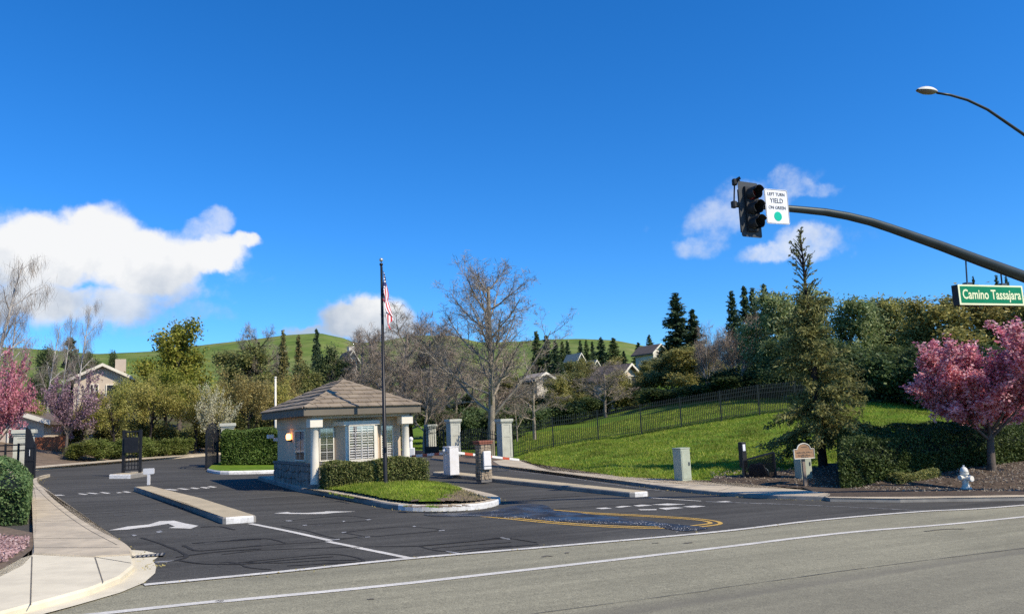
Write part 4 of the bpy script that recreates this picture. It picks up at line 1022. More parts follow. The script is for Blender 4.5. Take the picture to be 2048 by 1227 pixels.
# solid black gate leaf at the left edge
g5 = PV(66, 940, (-18.6, 31.0), (1, 0)); t5 = thing('solid_gate', 'solid black metal gate leaf with sloping top at the left edge', 'gate', (g5[0] - .16, 31.0, zat(g5)), R(8))
MB().prism([(-.13, 0, .05), (.18, 0, .05), (.18, 0, 1.30), (-.02, 0, 1.92), (-.13, 0, 2.0)], (0, .06, 0)).build('leaf_panel', M['black'], t5)
for x0, x1 in ((-.17, -.12), (.17, .21)): MB().box(x0, x1, -.02, .08, .03, 1.36 if x0 > 0 else 2.02).build('stile', M['black'], t5)
for z in (.06, .72, 1.22): MB().box(-.12, .17, -.018, .078, z, z + .05).build('cross_bar', M['black'], t5)
MB().box(.0, .02, -.03, -.018, .92, 1.16).build('reflector', M['white'], t5)
# tubular fence at the far left
lfA, lfB = PV(-40, 905, (-22, 32), (1, 0)), PV(53, 900, (-18.6, 31.4), (1, 0))
tf = thing('tube_fence', 'black two-rail metal fence behind the privet hedge at left', 'fence', (lfA[0], 32.0, zat(lfA)))
for z in (1.02, 1.24): MB().tube([(0, 0, z), (lfB[0] - lfA[0], -.6, z)], .026, 6).build('rail', M['black'], tf)
for k in range(4): MB().box(k * .63 - .03, k * .63 + .03, -.2 * k - .03, -.2 * k + .03, -.1, 1.30).build('post', M['black'], tf)
# exit gate panel on its own small island
eg = thing('exit_gate', 'narrow black iron gate panel standing on a small concrete island', 'gate', (gI[0], gI[1] + .45, zat(gI) + .17))
for x in (-.34, .34): MB().box(x - .05, x + .05, -.04, .04, 0, 1.72).build('post', M['black'], eg)
MB().box(-.29, .29, -.03, .03, 1.62, 1.68).build('rail', M['black'], eg); MB().box(-.29, .29, -.03, .03, .1, .15).build('rail', M['black'], eg); MB().box(-.29, .29, -.03, .03, .28, .32).build('rail', M['black'], eg)
for k in range(5): MB().box(-.24 + k * .12 - .011, -.24 + k * .12 + .011, -.011, .011, .15, 1.62).build('bar', M['black'], eg)
MB().box(-.285, .285, -.09, -.035, .80, 1.42).build('control_panel', M['black'], eg, bevel=.01)
# small blank sign on the left island
sg = thing('island_sign', 'small blank white sign on a short post at the island end', 'sign', (*GX(297, 978), zat(GX(297, 978)) + .15))
MB().box(-.045, .045, -.02, .02, 0, .40).build('post', M['white'], sg)
b = MB(); pts = []
for k in range(24):
    a = k * math.pi / 12; cx_ = .15 if math.cos(a) > 0 else -.15; cz_ = .06 if math.sin(a) > 0 else -.06
    pts.append((cx_ + .035 * math.cos(a), 0, .44 + cz_ + .035 * math.sin(a)))
b.prism(pts, (0, -.025, 0)).build('board', M['white'], sg)
# barrier
bb = np.array(PV(903, 945, GX(903, 948.5, .15), (1, 0))[:2]); bz = zat(bb) + .15
br = thing('barrier_gate', 'white barrier machine with red and white arms across both entry lanes', 'barrier', (*bb, bz), R(28))
MB().box(-.20, .20, -.33, .33, 0, 1.06).build('cabinet', M['white'], br, bevel=.02)
MB().box(-.215, .215, -.345, .345, 1.06, 1.10).build('lid', M['white'], br, bevel=.015)
MB().box(-.208, -.20, -.22, .22, .12, .84).build('door', M['white'], br)
MB().box(-.23, -.2085, -.04, .04, .74, .80).build('handle', M['sign_white'], br)
MB().tube([(-.2, 0, .93), (-.34, 0, .93)], .07, 12).build('arm_hub', M['white'], br, True)
def arm(A, B):
    A, B = Vector(A), Vector(B); n = 7
    a_ = MB(); d = (B - A); rot = d.to_track_quat('X', 'Z').to_matrix().to_4x4(); Mx = Matrix.Translation(A) @ rot
    ao = MB().box(0, d.length, -.02, .02, -.05, .05, M=Mx).build('arm', M['white'], br, bevel=.008)
    for k in range(n):
        if k % 2: MB().box(d.length * k / n, d.length * (k + .8) / n, -.024, .024, -.052, .052, M=Mx).build('red_stripe', M['red_paint'], ao)
Mi = (Matrix.Translation((*bb, bz)) @ Matrix.Rotation(R(28), 4, 'Z')).inverted()
A1 = Mi @ Vector(PV(892, 905.5, bb - np.array([.2, .1]), (1, 0))); B1 = Mi @ Vector(PV(812, 913, (-6.0, 36.5), (1, 0)))
arm(A1, B1)
A2 = Mi @ Vector(PV(908, 904, bb + np.array([.2, .25]), (1, 0))); B2 = Mi @ Vector(PV(1038, 919, (.3, 37.5), (1, 0)))
arm(A2, B2)
rs = PV(822, 912, (-5.6, 36.6), (1, 0)); ar = thing('arm_rest', 'white round-topped arm rest post right of the guard house', 'post', (rs[0], 36.7, zat(rs)))
MB().tube([(0, 0, 0), (0, 0, 1.35)], .07, 12).build('post', M['white'], ar, True)
MB().lathe([(.07, 1.35), (.10, 1.40), (.10, 1.48), (.05, 1.54), (.01, 1.55)], 12).build('head', M['white'], ar, True)
MB().box(-.16, .16, -.08, .08, .6, 1.05).build('box', M['white'], ar, bevel=.02)
# intercom pillar
ib = np.array(GX(968, 958, .15)); ic = thing('intercom_pillar', 'stone intercom pillar with brick cap and white keypad box', 'pillar', (*ib, zat(ib) + .15), R(31))
MB().box(-.26, .26, -.24, .24, -.1, 1.44).build('shaft', M['mortar'], ic); sh = ic.children[-1]
stone_face(sh, -.26, .26, 0, 1.44, lambda s, z, o_: (s, -.24 - o_, z), .2, 'stone_light', .008, .025)
stone_face(sh, -.24, .24, 0, 1.44, lambda s, z, o_: (-.26 - o_, s, z), .2, 'stone_light', .008, .025)
stone_face(sh, -.24, .24, 0, 1.44, lambda s, z, o_: (.26 + o_, -s, z), .2, 'stone_light', .008, .025)
ic.scale = (.82, .82, .86)
cp = MB().box(-.30, .30, -.28, .28, 1.44, 1.47).build('cap', M['mortar'], ic)
for r_, z in ((.33, 1.47), (.355, 1.545)):
    for k in range(5):
        w_ = 2 * r_ / 5
        MB().box(-r_ + k * w_ + .006, -r_ + (k + 1) * w_ - .006, -r_ + .02, r_ - .02, z, z + .068).build('brick', M['brick'], cp)
MB().box(-.19, .19, -.40, -.275, .42, 1.18).build('keypad_box', M['white'], ic, bevel=.03); MB().box(-.20, .20, -.42, -.401, .56, .575).build('seam', M['galv'], ic)

# ------------------------------------------------------------------ right verge
def cabinet(name, label, xy, sx, sy, h, rz, lift=0.0):
    t = thing(name, label, 'utility box', (*xy, Hs(*xy) + lift), rz)
    MB().box(-sx - .06, sx + .06, -sy - .06, sy + .06, -.1, .06).build('pad', M['concrete'], t)
    MB().box(-sx, sx, -sy, sy, .06, h).build('body', M['cabinet'], t, bevel=.012)
    MB().box(-sx - .015, sx + .015, -sy - .015, sy + .015, h, h + .035).build('lid', M['cabinet'], t, bevel=.01)
    MB().box(-sx + .04, sx - .04, -sy - .012, -sy, .14, h - .06).build('door', M['cabinet'], t)
    MB().box(sx - .12, sx - .07, -sy - .03, -sy - .0125, h * .5, h * .5 + .12).build('handle', M['galv'], t)
    return t
cb = PV(1366, 955, (6.3, 29.7), (1, 0)); cabinet('utility_box', 'tall pale green utility box on the lawn beside the footpath', (cb[0], 29.7), .22, .22, 1.2, R(30), -.02)
cb2 = PV(1608, 955, (9.6, 28.6), (1, 0)); cabinet('utility_box', 'pale green utility box hidden behind the wooden sign', (cb2[0], 28.6), .24, .17, .98, R(24))
# wooden community sign
ws = PV(1611, 972, (9.6, 27.5), (1, 0)); wsz = Hs(ws[0], 27.5)
wsn = thing('community_sign', 'carved wooden sign with arched top on a single post', 'sign', (ws[0], 27.5, wsz), R(14))
MB().box(-.055, .055, -.04, .04, -.2, 1.02).build('post', M['wood_post'], wsn, bevel=.01)
def arch_board(hw, z0, z1, ra, y0, y1):
    pts = [(-hw, y0, z0), (hw, y0, z0), (hw, y0, z1), (ra, y0, z1)] + [(ra * math.cos(a), y0, z1 + ra * .75 * math.sin(a)) for a in np.linspace(.1, math.pi - .1, 13)] + [(-ra, y0, z1), (-hw, y0, z1)]
    return MB().prism(pts, (0, y1 - y0, 0))
bd = arch_board(.38, .97, 1.28, .25, -.045, -.10).build('board', M['wood_sign'], wsn)
fp_ = [(-.38, .97), (.38, .97), (.38, 1.28), (.25, 1.28)] + [(.25 * math.cos(a), 1.28 + .1875 * math.sin(a)) for a in np.linspace(.1, math.pi - .1, 13)] + [(-.25, 1.28), (-.38, 1.28), (-.38, .97)]
MB().tube([(x, -.10, z) for x, z in fp_], .018, 6).build('border', M['cream'], bd)
rg2 = random.Random(3)
for zrow, xr in ((1.17, .28), (1.08, .22), (1.02, .12), (1.36, .1)):     # carved strokes, too worn to read
    x = -xr
    while x < xr:
        w_ = rg2.uniform(.015, .04); m = MB(); m.box(x, x + w_, -.106, -.1005, zrow - .02, zrow + rg2.uniform(-.005, .03)); m.build('carving', M['bark'], bd); x += w_ + rg2.uniform(.01, .025)
# backflow preventer in its cage, controller pedestal
cg = PV(1518, 938, (8.4, 29.3), (1, 0)); cgz = Hs(cg[0], 29.3)
cgt = thing('backflow_cage', 'dark wire cage over a backflow valve on the mulch', 'utility cage', (cg[0], 29.3, cgz), R(-12))
fr = MB(); X, Y_, Zc = .55, .24, .90
for x in (-X, X):
    for y in (-Y_, Y_): fr.box(x - 0.022, x + 0.022, y - 0.022, y + 0.022, 0, Zc if x > 0 else Zc - .26)
for y in (-Y_, Y_):
    fr.tube([(-X, y, Zc - .26), (X, y, Zc)], 0.022, 4); fr.tube([(-X, y, .03), (X, y, .03)], 0.022, 4)
for x in (-X, X): fr.tube([(x, -Y_, Zc if x > 0 else Zc - .26), (x, Y_, Zc if x > 0 else Zc - .26)], 0.022, 4)
fr.build('cage_frame', M['black'], cgt)
ms = MB()
for k in range(1, 34):
    x = -X + 2 * X * k / 34; zt = Zc - .26 + .26 * k / 34
    for y in (-Y_, Y_): ms.tube([(x, y, .03), (x, y, zt)], .007, 3)
    ms.tube([(x, -Y_, zt), (x, Y_, zt)], .007, 3)
for k in np.arange(.5, 11, .5):
    for y in (-Y_, Y_): ms.tube([(-X, y, .058 * k), (X, y, .058 * k + .02 * k)], .007, 3)
    ms.tube([(X, -Y_, .08 * k), (X, Y_, .08 * k)], .007, 3); ms.tube([(-X, -Y_, .05 * k), (-X, Y_, .05 * k)], .007, 3)
ms.build('wire_mesh', M['black'], cgt)
vb = MB(); vb.tube([(-.3, 0, -.1), (-.3, 0, .25), (-.22, 0, .33), (.22, 0, .33), (.3, 0, .25), (.3, 0, -.1)], .05, 10); vb.build('pipe', M['galv'], cgt, True)
MB().lathe([(.1, .22), (.14, .28), (.14, .42), (.08, .5), (.03, .52)], 14).build('valve_body', M['black'], cgt, True)
bg_ = MB(); bg_.lathe([(.05, .0), (.20, .02), (.24, .15), (.235, .32), (.19, .47), (.10, .55), (.02, .57)], 14, M=Matrix.Translation((-.06, 0, 0)) @ Matrix.Diagonal((1.35, .82, .95, 1)))
bo = bg_.build('insulation_bag', M['black'], cgt, True)
for v in bo.data.vertices: v.co += Vector((.03 * math.sin(v.co.z * 21 + v.co.y * 9), .02 * math.sin(v.co.x * 17), .025 * math.sin(v.co.x * 15 + v.co.y * 8)))
for x in (-.2, .2): MB().lathe([(.02, .33), (.02, .46), (.07, .46), (.07, .48)], 10, M=Matrix.Translation((x, 0, 0))).build('handwheel', M['black'], cgt)
pd = PV(1487, 930, (7.6, 29.6), (1, 0)); pt = thing('controller_pedestal', 'slim black irrigation controller pedestal beside the wire cage', 'pedestal', (pd[0], 29.6, Hs(pd[0], 29.6)), R(20))
pt.scale = (1.05, 1.05, 1.3)
MB().box(-.09, .09, -.11, .11, .28, .98).build('housing', M['black'], pt, bevel=.012); MB().box(-.05, .05, -.05, .05, -.1, .28).build('stem', M['galv'], pt)
MB().box(-.05, .05, -.118, -.11, .74, .92).build('label_plate', M['sign_white'], pt)
# hydrant
hy = PV(1926, 980, (14.1, 26.6), (1, 0)); ht = thing('fire_hydrant', 'white fire hydrant on the verge beside the pink tree', 'hydrant', (hy[0], 26.4, float(gz(hy[0])) + .08), R(25))
MB().lathe([(.17, 0), (.17, .05), (.12, .06), (.12, .12), (.10, .13), (.10, .46), (.135, .47), (.135, .52)], 18).build('barrel', M['hydrant'], ht, False)
MB().lathe([(.13, .52), (.125, .58), (.095, .66), (.05, .705), (.03, .71), (.03, .76)], 18).build('bonnet', M['hydrant'], ht, True)
for a, l, r_ in ((-1, .19, .075), (1, .19, .055)):
    MB().tube([(a * .08, 0, .38), (a * l, 0, .38), (a * l, 0, .38), (a * (l + .05), 0, .38)], [r_ * .8, r_ * .8, r_, r_], 12).build('outlet_cap', M['hydrant'], ht)
MB().tube([(0, -.08, .34), (0, -.19, .34), (0, -.191, .34), (0, -.25, .34)], [.07, .07, .095, .095], 14).build('pumper_cap', M['hydrant'], ht)

# ------------------------------------------------------------------ traffic signal
AD = np.array([math.cos(R(20)), math.sin(R(20))])
a0 = P(1500, 420, 18.8); AB = a0[:2]
def arm_pt(u, v): return PV(u, v, AB, AD)
pb = arm_pt(2330, 668); pbz = float(gz(pb[0]))
slab('signal_island', [(pb[0] - 1, pb[1] - .8), (pb[0] + 1.4, pb[1] - .4), (pb[0] + 1.6, pb[1] + 1.0), (pb[0] - .4, pb[1] + .9)], .15, [M['concrete'], M['kerb_grey']])
ts = thing('traffic_signal', 'dark steel mast arm with a three-lamp traffic signal at its end', 'traffic light', (pb[0], pb[1], pbz + .15))
O1 = Vector((pb[0], pb[1], pbz + .15))
pts = [Vector(arm_pt(*q)) - O1 for q in ((1468, 409), (1530, 413), (1600, 419), (1650, 424), (1695, 432), (1740, 443), (1780, 456), (1880, 491), (1960, 521), (2048, 553), (2180, 604), (2330, 665))]
MB().tube(pts, [.065, .078, .088, .095, .10, .106, .112, .13, .145, .16, .17, .18], 16).build('mast_arm', M['mast'], ts, True)
lum = [Vector(arm_pt(*q)) - O1 for q in ((1874, 186), (1900, 190), (1935, 200), (1975, 219), (2048, 269), (2140, 340), (2230, 430), (2300, 540))]
topz = lum[-1].z
MB().tube([(0, 0, 0), (0, 0, 1), (0, 0, topz + .3)], [.2, .19, .13], 16).build('pole', M['mast'], ts, True)
MB().tube(lum + [Vector((0, 0, topz))], [.03, .035, .038, .04, .045, .05, .055, .06, .06], 10).build('lamp_arm', M['mast'], ts, True)
MB().box(-.3, .3, -.3, .3, -.02, .05).build('base_plate', M['galv'], ts)
hd = Vector(arm_pt(1855, 183)) - O1; Mh = Matrix.Translation(hd) @ Matrix.Rotation(R(20), 4, 'Z')
m = MB(); prof = []
nL, nC = 14, 16
for i in range(nL + 1):
    t = i / nL; x = -.36 + .70 * t; w_ = .155 * math.sin(math.pi * min(1, t * .92 + .05)) ** .55; hgt = .13 * math.sin(math.pi * min(1, t * .95 + .03)) ** .6
    for k in range(nC):
        a = math.pi * k / (nC - 1); m.v.append(tuple(Mh @ Vector((x, w_ * math.cos(a), hgt * math.sin(a)))))
for i in range(nL):
    for k in range(nC - 1): m.f.append((i * nC + k, i * nC + k + 1, (i + 1) * nC + k + 1, (i + 1) * nC + k)); m.m.append(0)
lh = m.build('lamp_head', M['lamp_shell'], ts, True)
m = MB(); m.lathe([(.02, -.07), (.10, -.055), (.15, -.02), (.155, .0), (.10, .012)], 20, M=Mh @ Matrix.Diagonal((2.1, .98, 1.0, 1))); m.build('lens', M['lamp_glass'], lh, True)
# signal head
SA = R(28); hc = Vector(P(1500, 419, 18.75)) - O1; Ms = Matrix.Translation(hc) @ Matrix.Rotation(SA, 4, 'Z')
m = MB(); bw, bh = .32, .68; pts = []
for cx_, cz_, a0_ in ((bw - .05, bh - .05, 0), (-bw + .05, bh - .05, 90), (-bw + .05, -bh + .05, 180), (bw - .05, -bh + .05, 270)):
    for k in range(4): a = R(a0_ + 30 * k); pts.append((cx_ + .05 * math.cos(a), 0, cz_ + .05 * math.sin(a)))
m.prism(pts, (0, .012, 0), M=Ms).build('backplate', M['backplate'], ts)
MB().box(-.16, .16, -.001, -.06, -.55, .55, M=Ms).build('housing', M['signal'], ts)
MB().box(-.17, .17, .013, .2, -.53, .53, M=Ms).build('housing_back', M['signal'], ts)
for k, lens in ((.36, 'red_lens'), (0, 'dark_lens'), (-.36, 'dark_lens')):
    Mv = Ms @ Matrix.Translation((0, -.06, k)) @ Matrix.Rotation(R(90), 4, 'X')
    sec = MB().box(-.165, .165, -.075, -.0605, k - .172, k + .172, M=Ms).build('signal_section', M['signal'], ts)
    MB().lathe([(.145, .016), (.12, .04), (.06, .055), (.01, .06)], 20, M=Mv).build('lens', M[lens], sec, True)
    vz = MB(); n = 22
    for i in range(n + 1):
        a = R(-55 + 290 * i / n); l = .30 if 20 < (-55 + 290 * i / n) < 160 else .22
        for rr2, z in ((.158, .0), (.158, l), (.150, l), (.150, .0)): vz.v.append(tuple(Mv @ Vector((rr2 * math.cos(a), rr2 * math.sin(a), z + .015))))
    for i in range(n):
        for q in range(4): vz.f.append((i * 4 + q, i * 4 + (q + 1) % 4, i * 4 + 4 + (q + 1) % 4, i * 4 + 4 + q)); vz.m.append(0)
    vz.build('visor', M['signal'], sec)
# detector on its short mast at the arm tip
dt = Vector(arm_pt(1468, 409)) - O1; d2 = Vector(arm_pt(1469, 365)) - O1 - dt
MB().lathe([(.03, -.09), (.075, -.07), (.075, .07), (.03, .09)], 12, M=Matrix.Translation(dt)).build('arm_end_cap', M['signal'], ts)
MB().tube([dt, dt + d2], .018, 6).build('detector_mast', M['signal'], ts)
MB().lathe([(.05, -.07), (.065, -.05), (.065, .06), (.04, .09)], 10, M=Matrix.Translation(dt + d2)).build('detector', M['signal'], ts)
MB().tube([dt + d2 + Vector((0, 0, .04)), dt + d2 + Vector((.13, -.06, .10))], [.03, .04], 8).build('detector_eye', M['signal'], ts); MB().tube([dt + d2 + Vector((0, 0, -.02)), dt + d2 + Vector((.12, -.02, .04))], [.02, .03], 8).build('detector_eye', M['signal'], ts)

def text(body, size, mat, parent, Mt, name='lettering', sx=1.0, bold=0.0):
    cu = bpy.data.curves.new(name, 'FONT'); cu.body = body; cu.size = size; cu.align_x = 'CENTER'; cu.align_y = 'CENTER'; cu.offset = bold; cu.extrude = .002; cu.resolution_u = 3
    to = bpy.data.objects.new('tmp', cu); COL.objects.link(to)
    dg = bpy.context.evaluated_depsgraph_get(); me_ = bpy.data.meshes.new_from_object(to.evaluated_get(dg))
    bpy.data.objects.remove(to); me_.materials.clear(); me_.materials.append(mat)
    me_.transform(Mt @ Matrix.Rotation(R(90), 4, 'X') @ Matrix.Diagonal((sx, 1, 1, 1)))
    return obj(name, me_, parent)
# left turn sign on the arm
sc_ = Vector(P(1547, 416, 18.9)); ys_ = thing('yield_sign', 'white left turn yield on green sign beside the traffic signal', 'sign', sc_, R(22))
bw, bh = .345, .43; pts = []
for cx_, cz_, a0_ in ((bw - .05, bh - .05, 0), (-bw + .05, bh - .05, 90), (-bw + .05, -bh + .05, 180), (bw - .05, -bh + .05, 270)):
    for k in range(4): a = R(a0_ + 30 * k); pts.append((cx_ + .05 * math.cos(a), -.13, cz_ + .05 * math.sin(a)))
MB().prism(pts, (0, .01, 0)).build('panel', M['sign_white'], ys_)
MB().tube([(x * .955, -.132, z * .965) for x, y, z in pts + pts[:1]], .0045, 4).build('border', M['sign_black'], ys_)
for b_t, s_, z in (('LEFT TURN', .112, .30), ('YIELD', .165, .14), ('ON GREEN', .112, -.03)): text(b_t, s_, M['sign_black'], ys_, Matrix.Translation((0, -.134, z)), sx=.92)
MB().lathe([(.115, 0), (.115, .004)], 28, M=Matrix.Translation((0, -.131, -.24)) @ Matrix.Rotation(R(90), 4, 'X')).build('green_disc', M['dot_green'], ys_)
MB().box(-.03, .03, -.12, .1, -.02, .04).build('bracket', M['galv'], ys_)
# street name sign
e0 = arm_pt(1917, 589); e1 = arm_pt(2046, 591)
mid = (e0 + e1) / 2; ln_ = np.linalg.norm((e1 - e0)[:2]); hh = .5 * abs(arm_pt(1980, 569)[2] - arm_pt(1980, 609)[2])
sn = thing('street_sign', 'green illuminated Camino Tassajara street name sign hanging from the mast arm', 'sign', mid, R(20))
MB().box(-ln_ / 2, ln_ / 2, .0, .20, -hh, hh).build('case', M['signal'], sn, bevel=.01)
MB().box(-ln_ / 2, ln_ / 2, -.012, -.001, -hh, hh).build('border', M['letter'], sn)
MB().box(-ln_ / 2 + .06, ln_ / 2 - .06, -.018, -.0125, -hh + .055, hh - .045).build('face', M['sign_green'], sn)
tx = text('Camino Tassajara', .36, M['letter'], sn, Matrix.Translation((0, -.021, .0)), sx=1.0, bold=.006)
bbx = [v.co.x for v in tx.data.vertices]; wtx = max(bbx) - min(bbx); tx.data.transform(Matrix.Diagonal(((ln_ - .24) / wtx, 1, 1, 1)))
for u_, v_ in ((1931, 512), (2001, 540)):
    t_p = Vector(arm_pt(u_, v_)) - Vector(mid); b_p = Vector(arm_pt(u_ + 10, 570)) - Vector(mid)
    Mr = Matrix.Rotation(-R(20), 4, 'Z'); t_p, b_p = Mr @ t_p, Mr @ b_p
    MB().tube([t_p, b_p + Vector((0, .1, 0))], .022, 6).build('hanger', M['galv'], sn)
    MB().box(b_p.x - .1, b_p.x + .1, .02, .16, hh, hh + .07).build('clamp', M['galv'], sn)
# pale pole far behind the guard house
pw = P(551, 755, 52); ph = Hs(pw[0], 52); lp = thing('pale_pole', 'slim pale pole rising behind the guard house roof', 'pole', (pw[0], 52, ph))
MB().tube([(0, 0, -.2), (0, 0, pw[2] - ph)], [.09, .06], 10).build('shaft', M['cream'], lp, True); MB().lathe([(.09, pw[2] - ph), (.09, pw[2] - ph + .04), (.03, pw[2] - ph + .08)], 10).build('cap', M['cream'], lp)

# ------------------------------------------------------------------ vegetation: prototypes
def norm(v): return v / (np.linalg.norm(v) + 1e-9)
def grow(seed, trunkL, r0, spec, lean=(0, 0), wig0=.04, taper0=.6):
    """recursive limbs; spec[level] = dict(k, start, len, ang, trop, wig) -> polylines [(pts, radii, level)]"""
    rg = np.random.default_rng(seed); out = []
    def br(p, d, L, r, lev, wig, trop, taper, rg):
        n = max(3, int(3 + (4 if lev == 0 else 2) * (1 if lev < 3 else 0))); pts = [p]; rad = [r]; dirs = [d]
        for i in range(n):
            d = norm(d + rg.normal(0, wig, 3) + np.array([0, 0, trop / n])); p = p + d * L / n
            pts.append(p); rad.append(max(.004, r * (1 - taper * (i + 1) / n))); dirs.append(d)
        out.append((np.array(pts), np.array(rad), lev))
        if lev >= len(spec): return
        s = spec[lev]; k = s['k']; ph = rg.uniform(0, 6.28)
        for j in range(k):
            f = s['start'] + (1 - s['start']) * ((j + rg.uniform(.1, .9)) / k)
            x = f * n; i = min(int(x), n - 1); q = pts[i] + (pts[i + 1] - pts[i]) * (x - i); dd = dirs[i + 1]
            a = ph + j * 2.4 + rg.uniform(-.4, .4); t1 = norm(np.cross(dd, [.3, .2, .93] if abs(dd[2]) < .9 else [1, 0, 0])); t2 = np.cross(dd, t1)
            an = s['ang'] * rg.uniform(.7, 1.25); nd_ = norm(dd * math.cos(an) + (t1 * math.cos(a) + t2 * math.sin(a)) * math.sin(an))
            cl = L * s['len'] * rg.uniform(.7, 1.2) * (1 - s.get('fall', .45) * (f - s['start']) / (1.001 - s['start']))
            br(q, nd_, cl, max(.006, (rad[i] * .62) * s.get('rr', 1)), lev + 1, s['wig'], s['trop'], .75, np.random.default_rng(int(rg.integers(1 << 30))))
    br(np.zeros(3), norm(np.array([lean[0], lean[1], 1.0])), trunkL, r0, 0, wig0, .1, taper0, rg)
    return out
def tubes_np(polys, maxlev=9, sides=(8, 6, 4, 3, 3, 3)):
    V, Q, b = [], [], 0
    for pts, rad, lev in polys:
        if lev > maxlev: continue
        n = sides[min(lev, len(sides) - 1)]; m = len(pts)
        tg = np.gradient(pts, axis=0); tg /= (np.linalg.norm(tg, axis=1, keepdims=True) + 1e-9)
        up = np.where(np.abs(tg[:, 2:3]) < .9, np.array([[0, 0, 1.0]]), np.array([[1.0, 0, 0]])); a = np.cross(tg, up); a /= (np.linalg.norm(a, axis=1, keepdims=True) + 1e-9)
        c = np.cross(tg, a); an = 2 * np.pi * np.arange(n) / n
        ring = pts[:, None] + rad[:, None, None] * (a[:, None] * np.cos(an)[None, :, None] + c[:, None] * np.sin(an)[None, :, None])
        V.append(ring.reshape(-1, 3)); i, k = np.meshgrid(np.arange(m - 1), np.arange(n), indexing='ij'); k2 = (k + 1) % n
        Q.append(np.stack([i * n + k, i * n + k2, (i + 1) * n + k2, (i + 1) * n + k], -1).reshape(-1, 4) + b); b += m * n
    return np.concatenate(V), np.concatenate(Q)
def cards(rg, C, ln, wd, D=None, jit=.35, droop=0.0, up=np.array([.35, -.25, .75])):
    """leaf-sized diamond faces at points C, long axis near direction D (or random)"""
    n = len(C); t = rg.normal(size=(n, 3))
    if D is None:                      # leaves lie more or less flat, facing the sky
        k = rg.normal(size=(n, 3)) * .75 + up; t -= k * ((t * k).sum(1) / (k * k).sum(1))[:, None]
    else: t = D + t * jit
    t[:, 2] -= droop; t /= np.linalg.norm(t, axis=1, keepdims=True)
    s = np.cross(k, t) if D is None else rg.normal(size=(n, 3)); s -= t * (s * t).sum(1, keepdims=True); s /= np.linalg.norm(s, axis=1, keepdims=True)
    nn = np.cross(t, s); a = (ln * rg.uniform(.6, 1.3, (n, 1))); b = (wd * rg.uniform(.6, 1.3, (n, 1)))
    return np.stack([C - t * a, C + s * b - nn * b * .25 , C + t * a, C - s * b - nn * b * .25], 1).reshape(-1, 3)
def tips(polys, lev): return [p for p in polys if p[2] >= lev]
def along(rg, polys, n, spread, bias=.0):
    ws = np.array([len(p[0]) * np.linalg.norm(p[0][-1] - p[0][0]) for p in polys]); ws = ws / ws.sum()
    ch = rg.choice(len(polys), n, p=ws); t = rg.uniform(bias, 1, n); C = np.empty((n, 3)); D = np.empty((n, 3))
    for i, (c, f) in enumerate(zip(ch, t)):
        P_ = polys[c][0]; x = f * (len(P_) - 1); k = min(int(x), len(P_) - 2); C[i] = P_[k] + (P_[k + 1] - P_[k]) * (x - k); D[i] = P_[k + 1] - P_[k]
    D /= np.linalg.norm(D, axis=1, keepdims=True) + 1e-9
    return C + rg.normal(0, spread, (n, 3)), D
PROTO = {}
def proto(key, polys, wood_lev, crownV, bark, crown_mat):
    V, Q = tubes_np(polys, wood_lev)
    tm = idx_mesh('trunk', V, Q, M[bark], True); cm = fast_mesh('crown', crownV, 4, M[crown_mat]) if crownV is not None else None
    allv = np.concatenate([V, crownV]) if crownV is not None else V
    h = np.percentile(allv[:, 2], 99.8); r_ = np.percentile(np.hypot(allv[:, 0], allv[:, 1]), 97)
    PROTO[key] = (tm, cm, h, 2 * r_)
def proto_bare(key, seed, H=10, sp=None, twigs=7000, bark='bark_grey', tw='twig', lean=(0, 0), r0=.22, wl=.35, ww=.011, wig0=.04):
    sp = sp or [dict(k=11, start=.22, len=.52, ang=.85, trop=.35, wig=.09), dict(k=7, start=.2, len=.5, ang=.75, trop=.2, wig=.12), dict(k=5, start=.15, len=.48, ang=.7, trop=.12, wig=.14)]
    po = grow(seed, H * .92, r0, sp, lean, wig0); rg = np.random.default_rng(seed + 1); C, D = along(rg, tips(po, len(sp)), twigs, .10)
    proto(key, po, len(sp), cards(rg, C + D * wl * .6, wl, ww, D, .55), bark, tw)
def proto_leafy(key, seed, H=10, sp=None, leaves=11000, size=.17, spread=.42, bark='bark', lf='lf_oak', trunk=.9, r0=.25, droop=0, asp=.55, lev=2, lean=(0, 0)):
    sp = sp or [dict(k=13, start=.16, len=.50, ang=1.0, trop=.25, wig=.10, fall=.55), dict(k=6, start=.25, len=.46, ang=.8, trop=.1, wig=.14), dict(k=3, start=.3, len=.45, ang=.8, trop=.05, wig=.15)]
    po = grow(seed, H * trunk, r0, sp, lean); rg = np.random.default_rng(seed + 1); C, D = along(rg, tips(po, lev), leaves, spread, .25)
    C[:, 2] = np.maximum(C[:, 2], .25)
    proto(key, po, lev, cards(rg, C, size, size * asp, None, droop=droop), bark, lf)
def proto_conifer(key, seed, H=10, W=3.4, n=9000, whorls=58, size=.15, lf='lf_conifer', bark='bark_dark', z0=.06, power=.85, droop=.25):
    rg = np.random.default_rng(seed); po = [(np.array([[0, 0, 0], [rg.normal(0, .04), 0, H * .5], [0, 0, H]]), np.array([.18, .1, .015]), 0)]
    for i in range(whorls):
        f = z0 + (1 - z0) * (i + rg.uniform(0, .8)) / whorls; L0 = W / 2 * (1 - f) ** power + .12
        for k in range(4):
            a = rg.uniform(0, 6.28); L = L0 * rg.uniform(.62, 1.12); el_ = rg.uniform(-.25, .25) + .5 * f; p0 = np.array([0, 0, f * H]); d = np.array([math.cos(a) * math.cos(el_), math.sin(a) * math.cos(el_), math.sin(el_)])
            po.append((np.array([p0, p0 + d * L * .5, p0 + d * L + np.array([0, 0, -.08 * L])]), np.array([.03, .018, .006]), 2))
    C, D = along(rg, po[1:], n, .075, .12)
    proto(key, po, 2, cards(rg, C, size, size * .42, D, .7, droop), bark, lf)
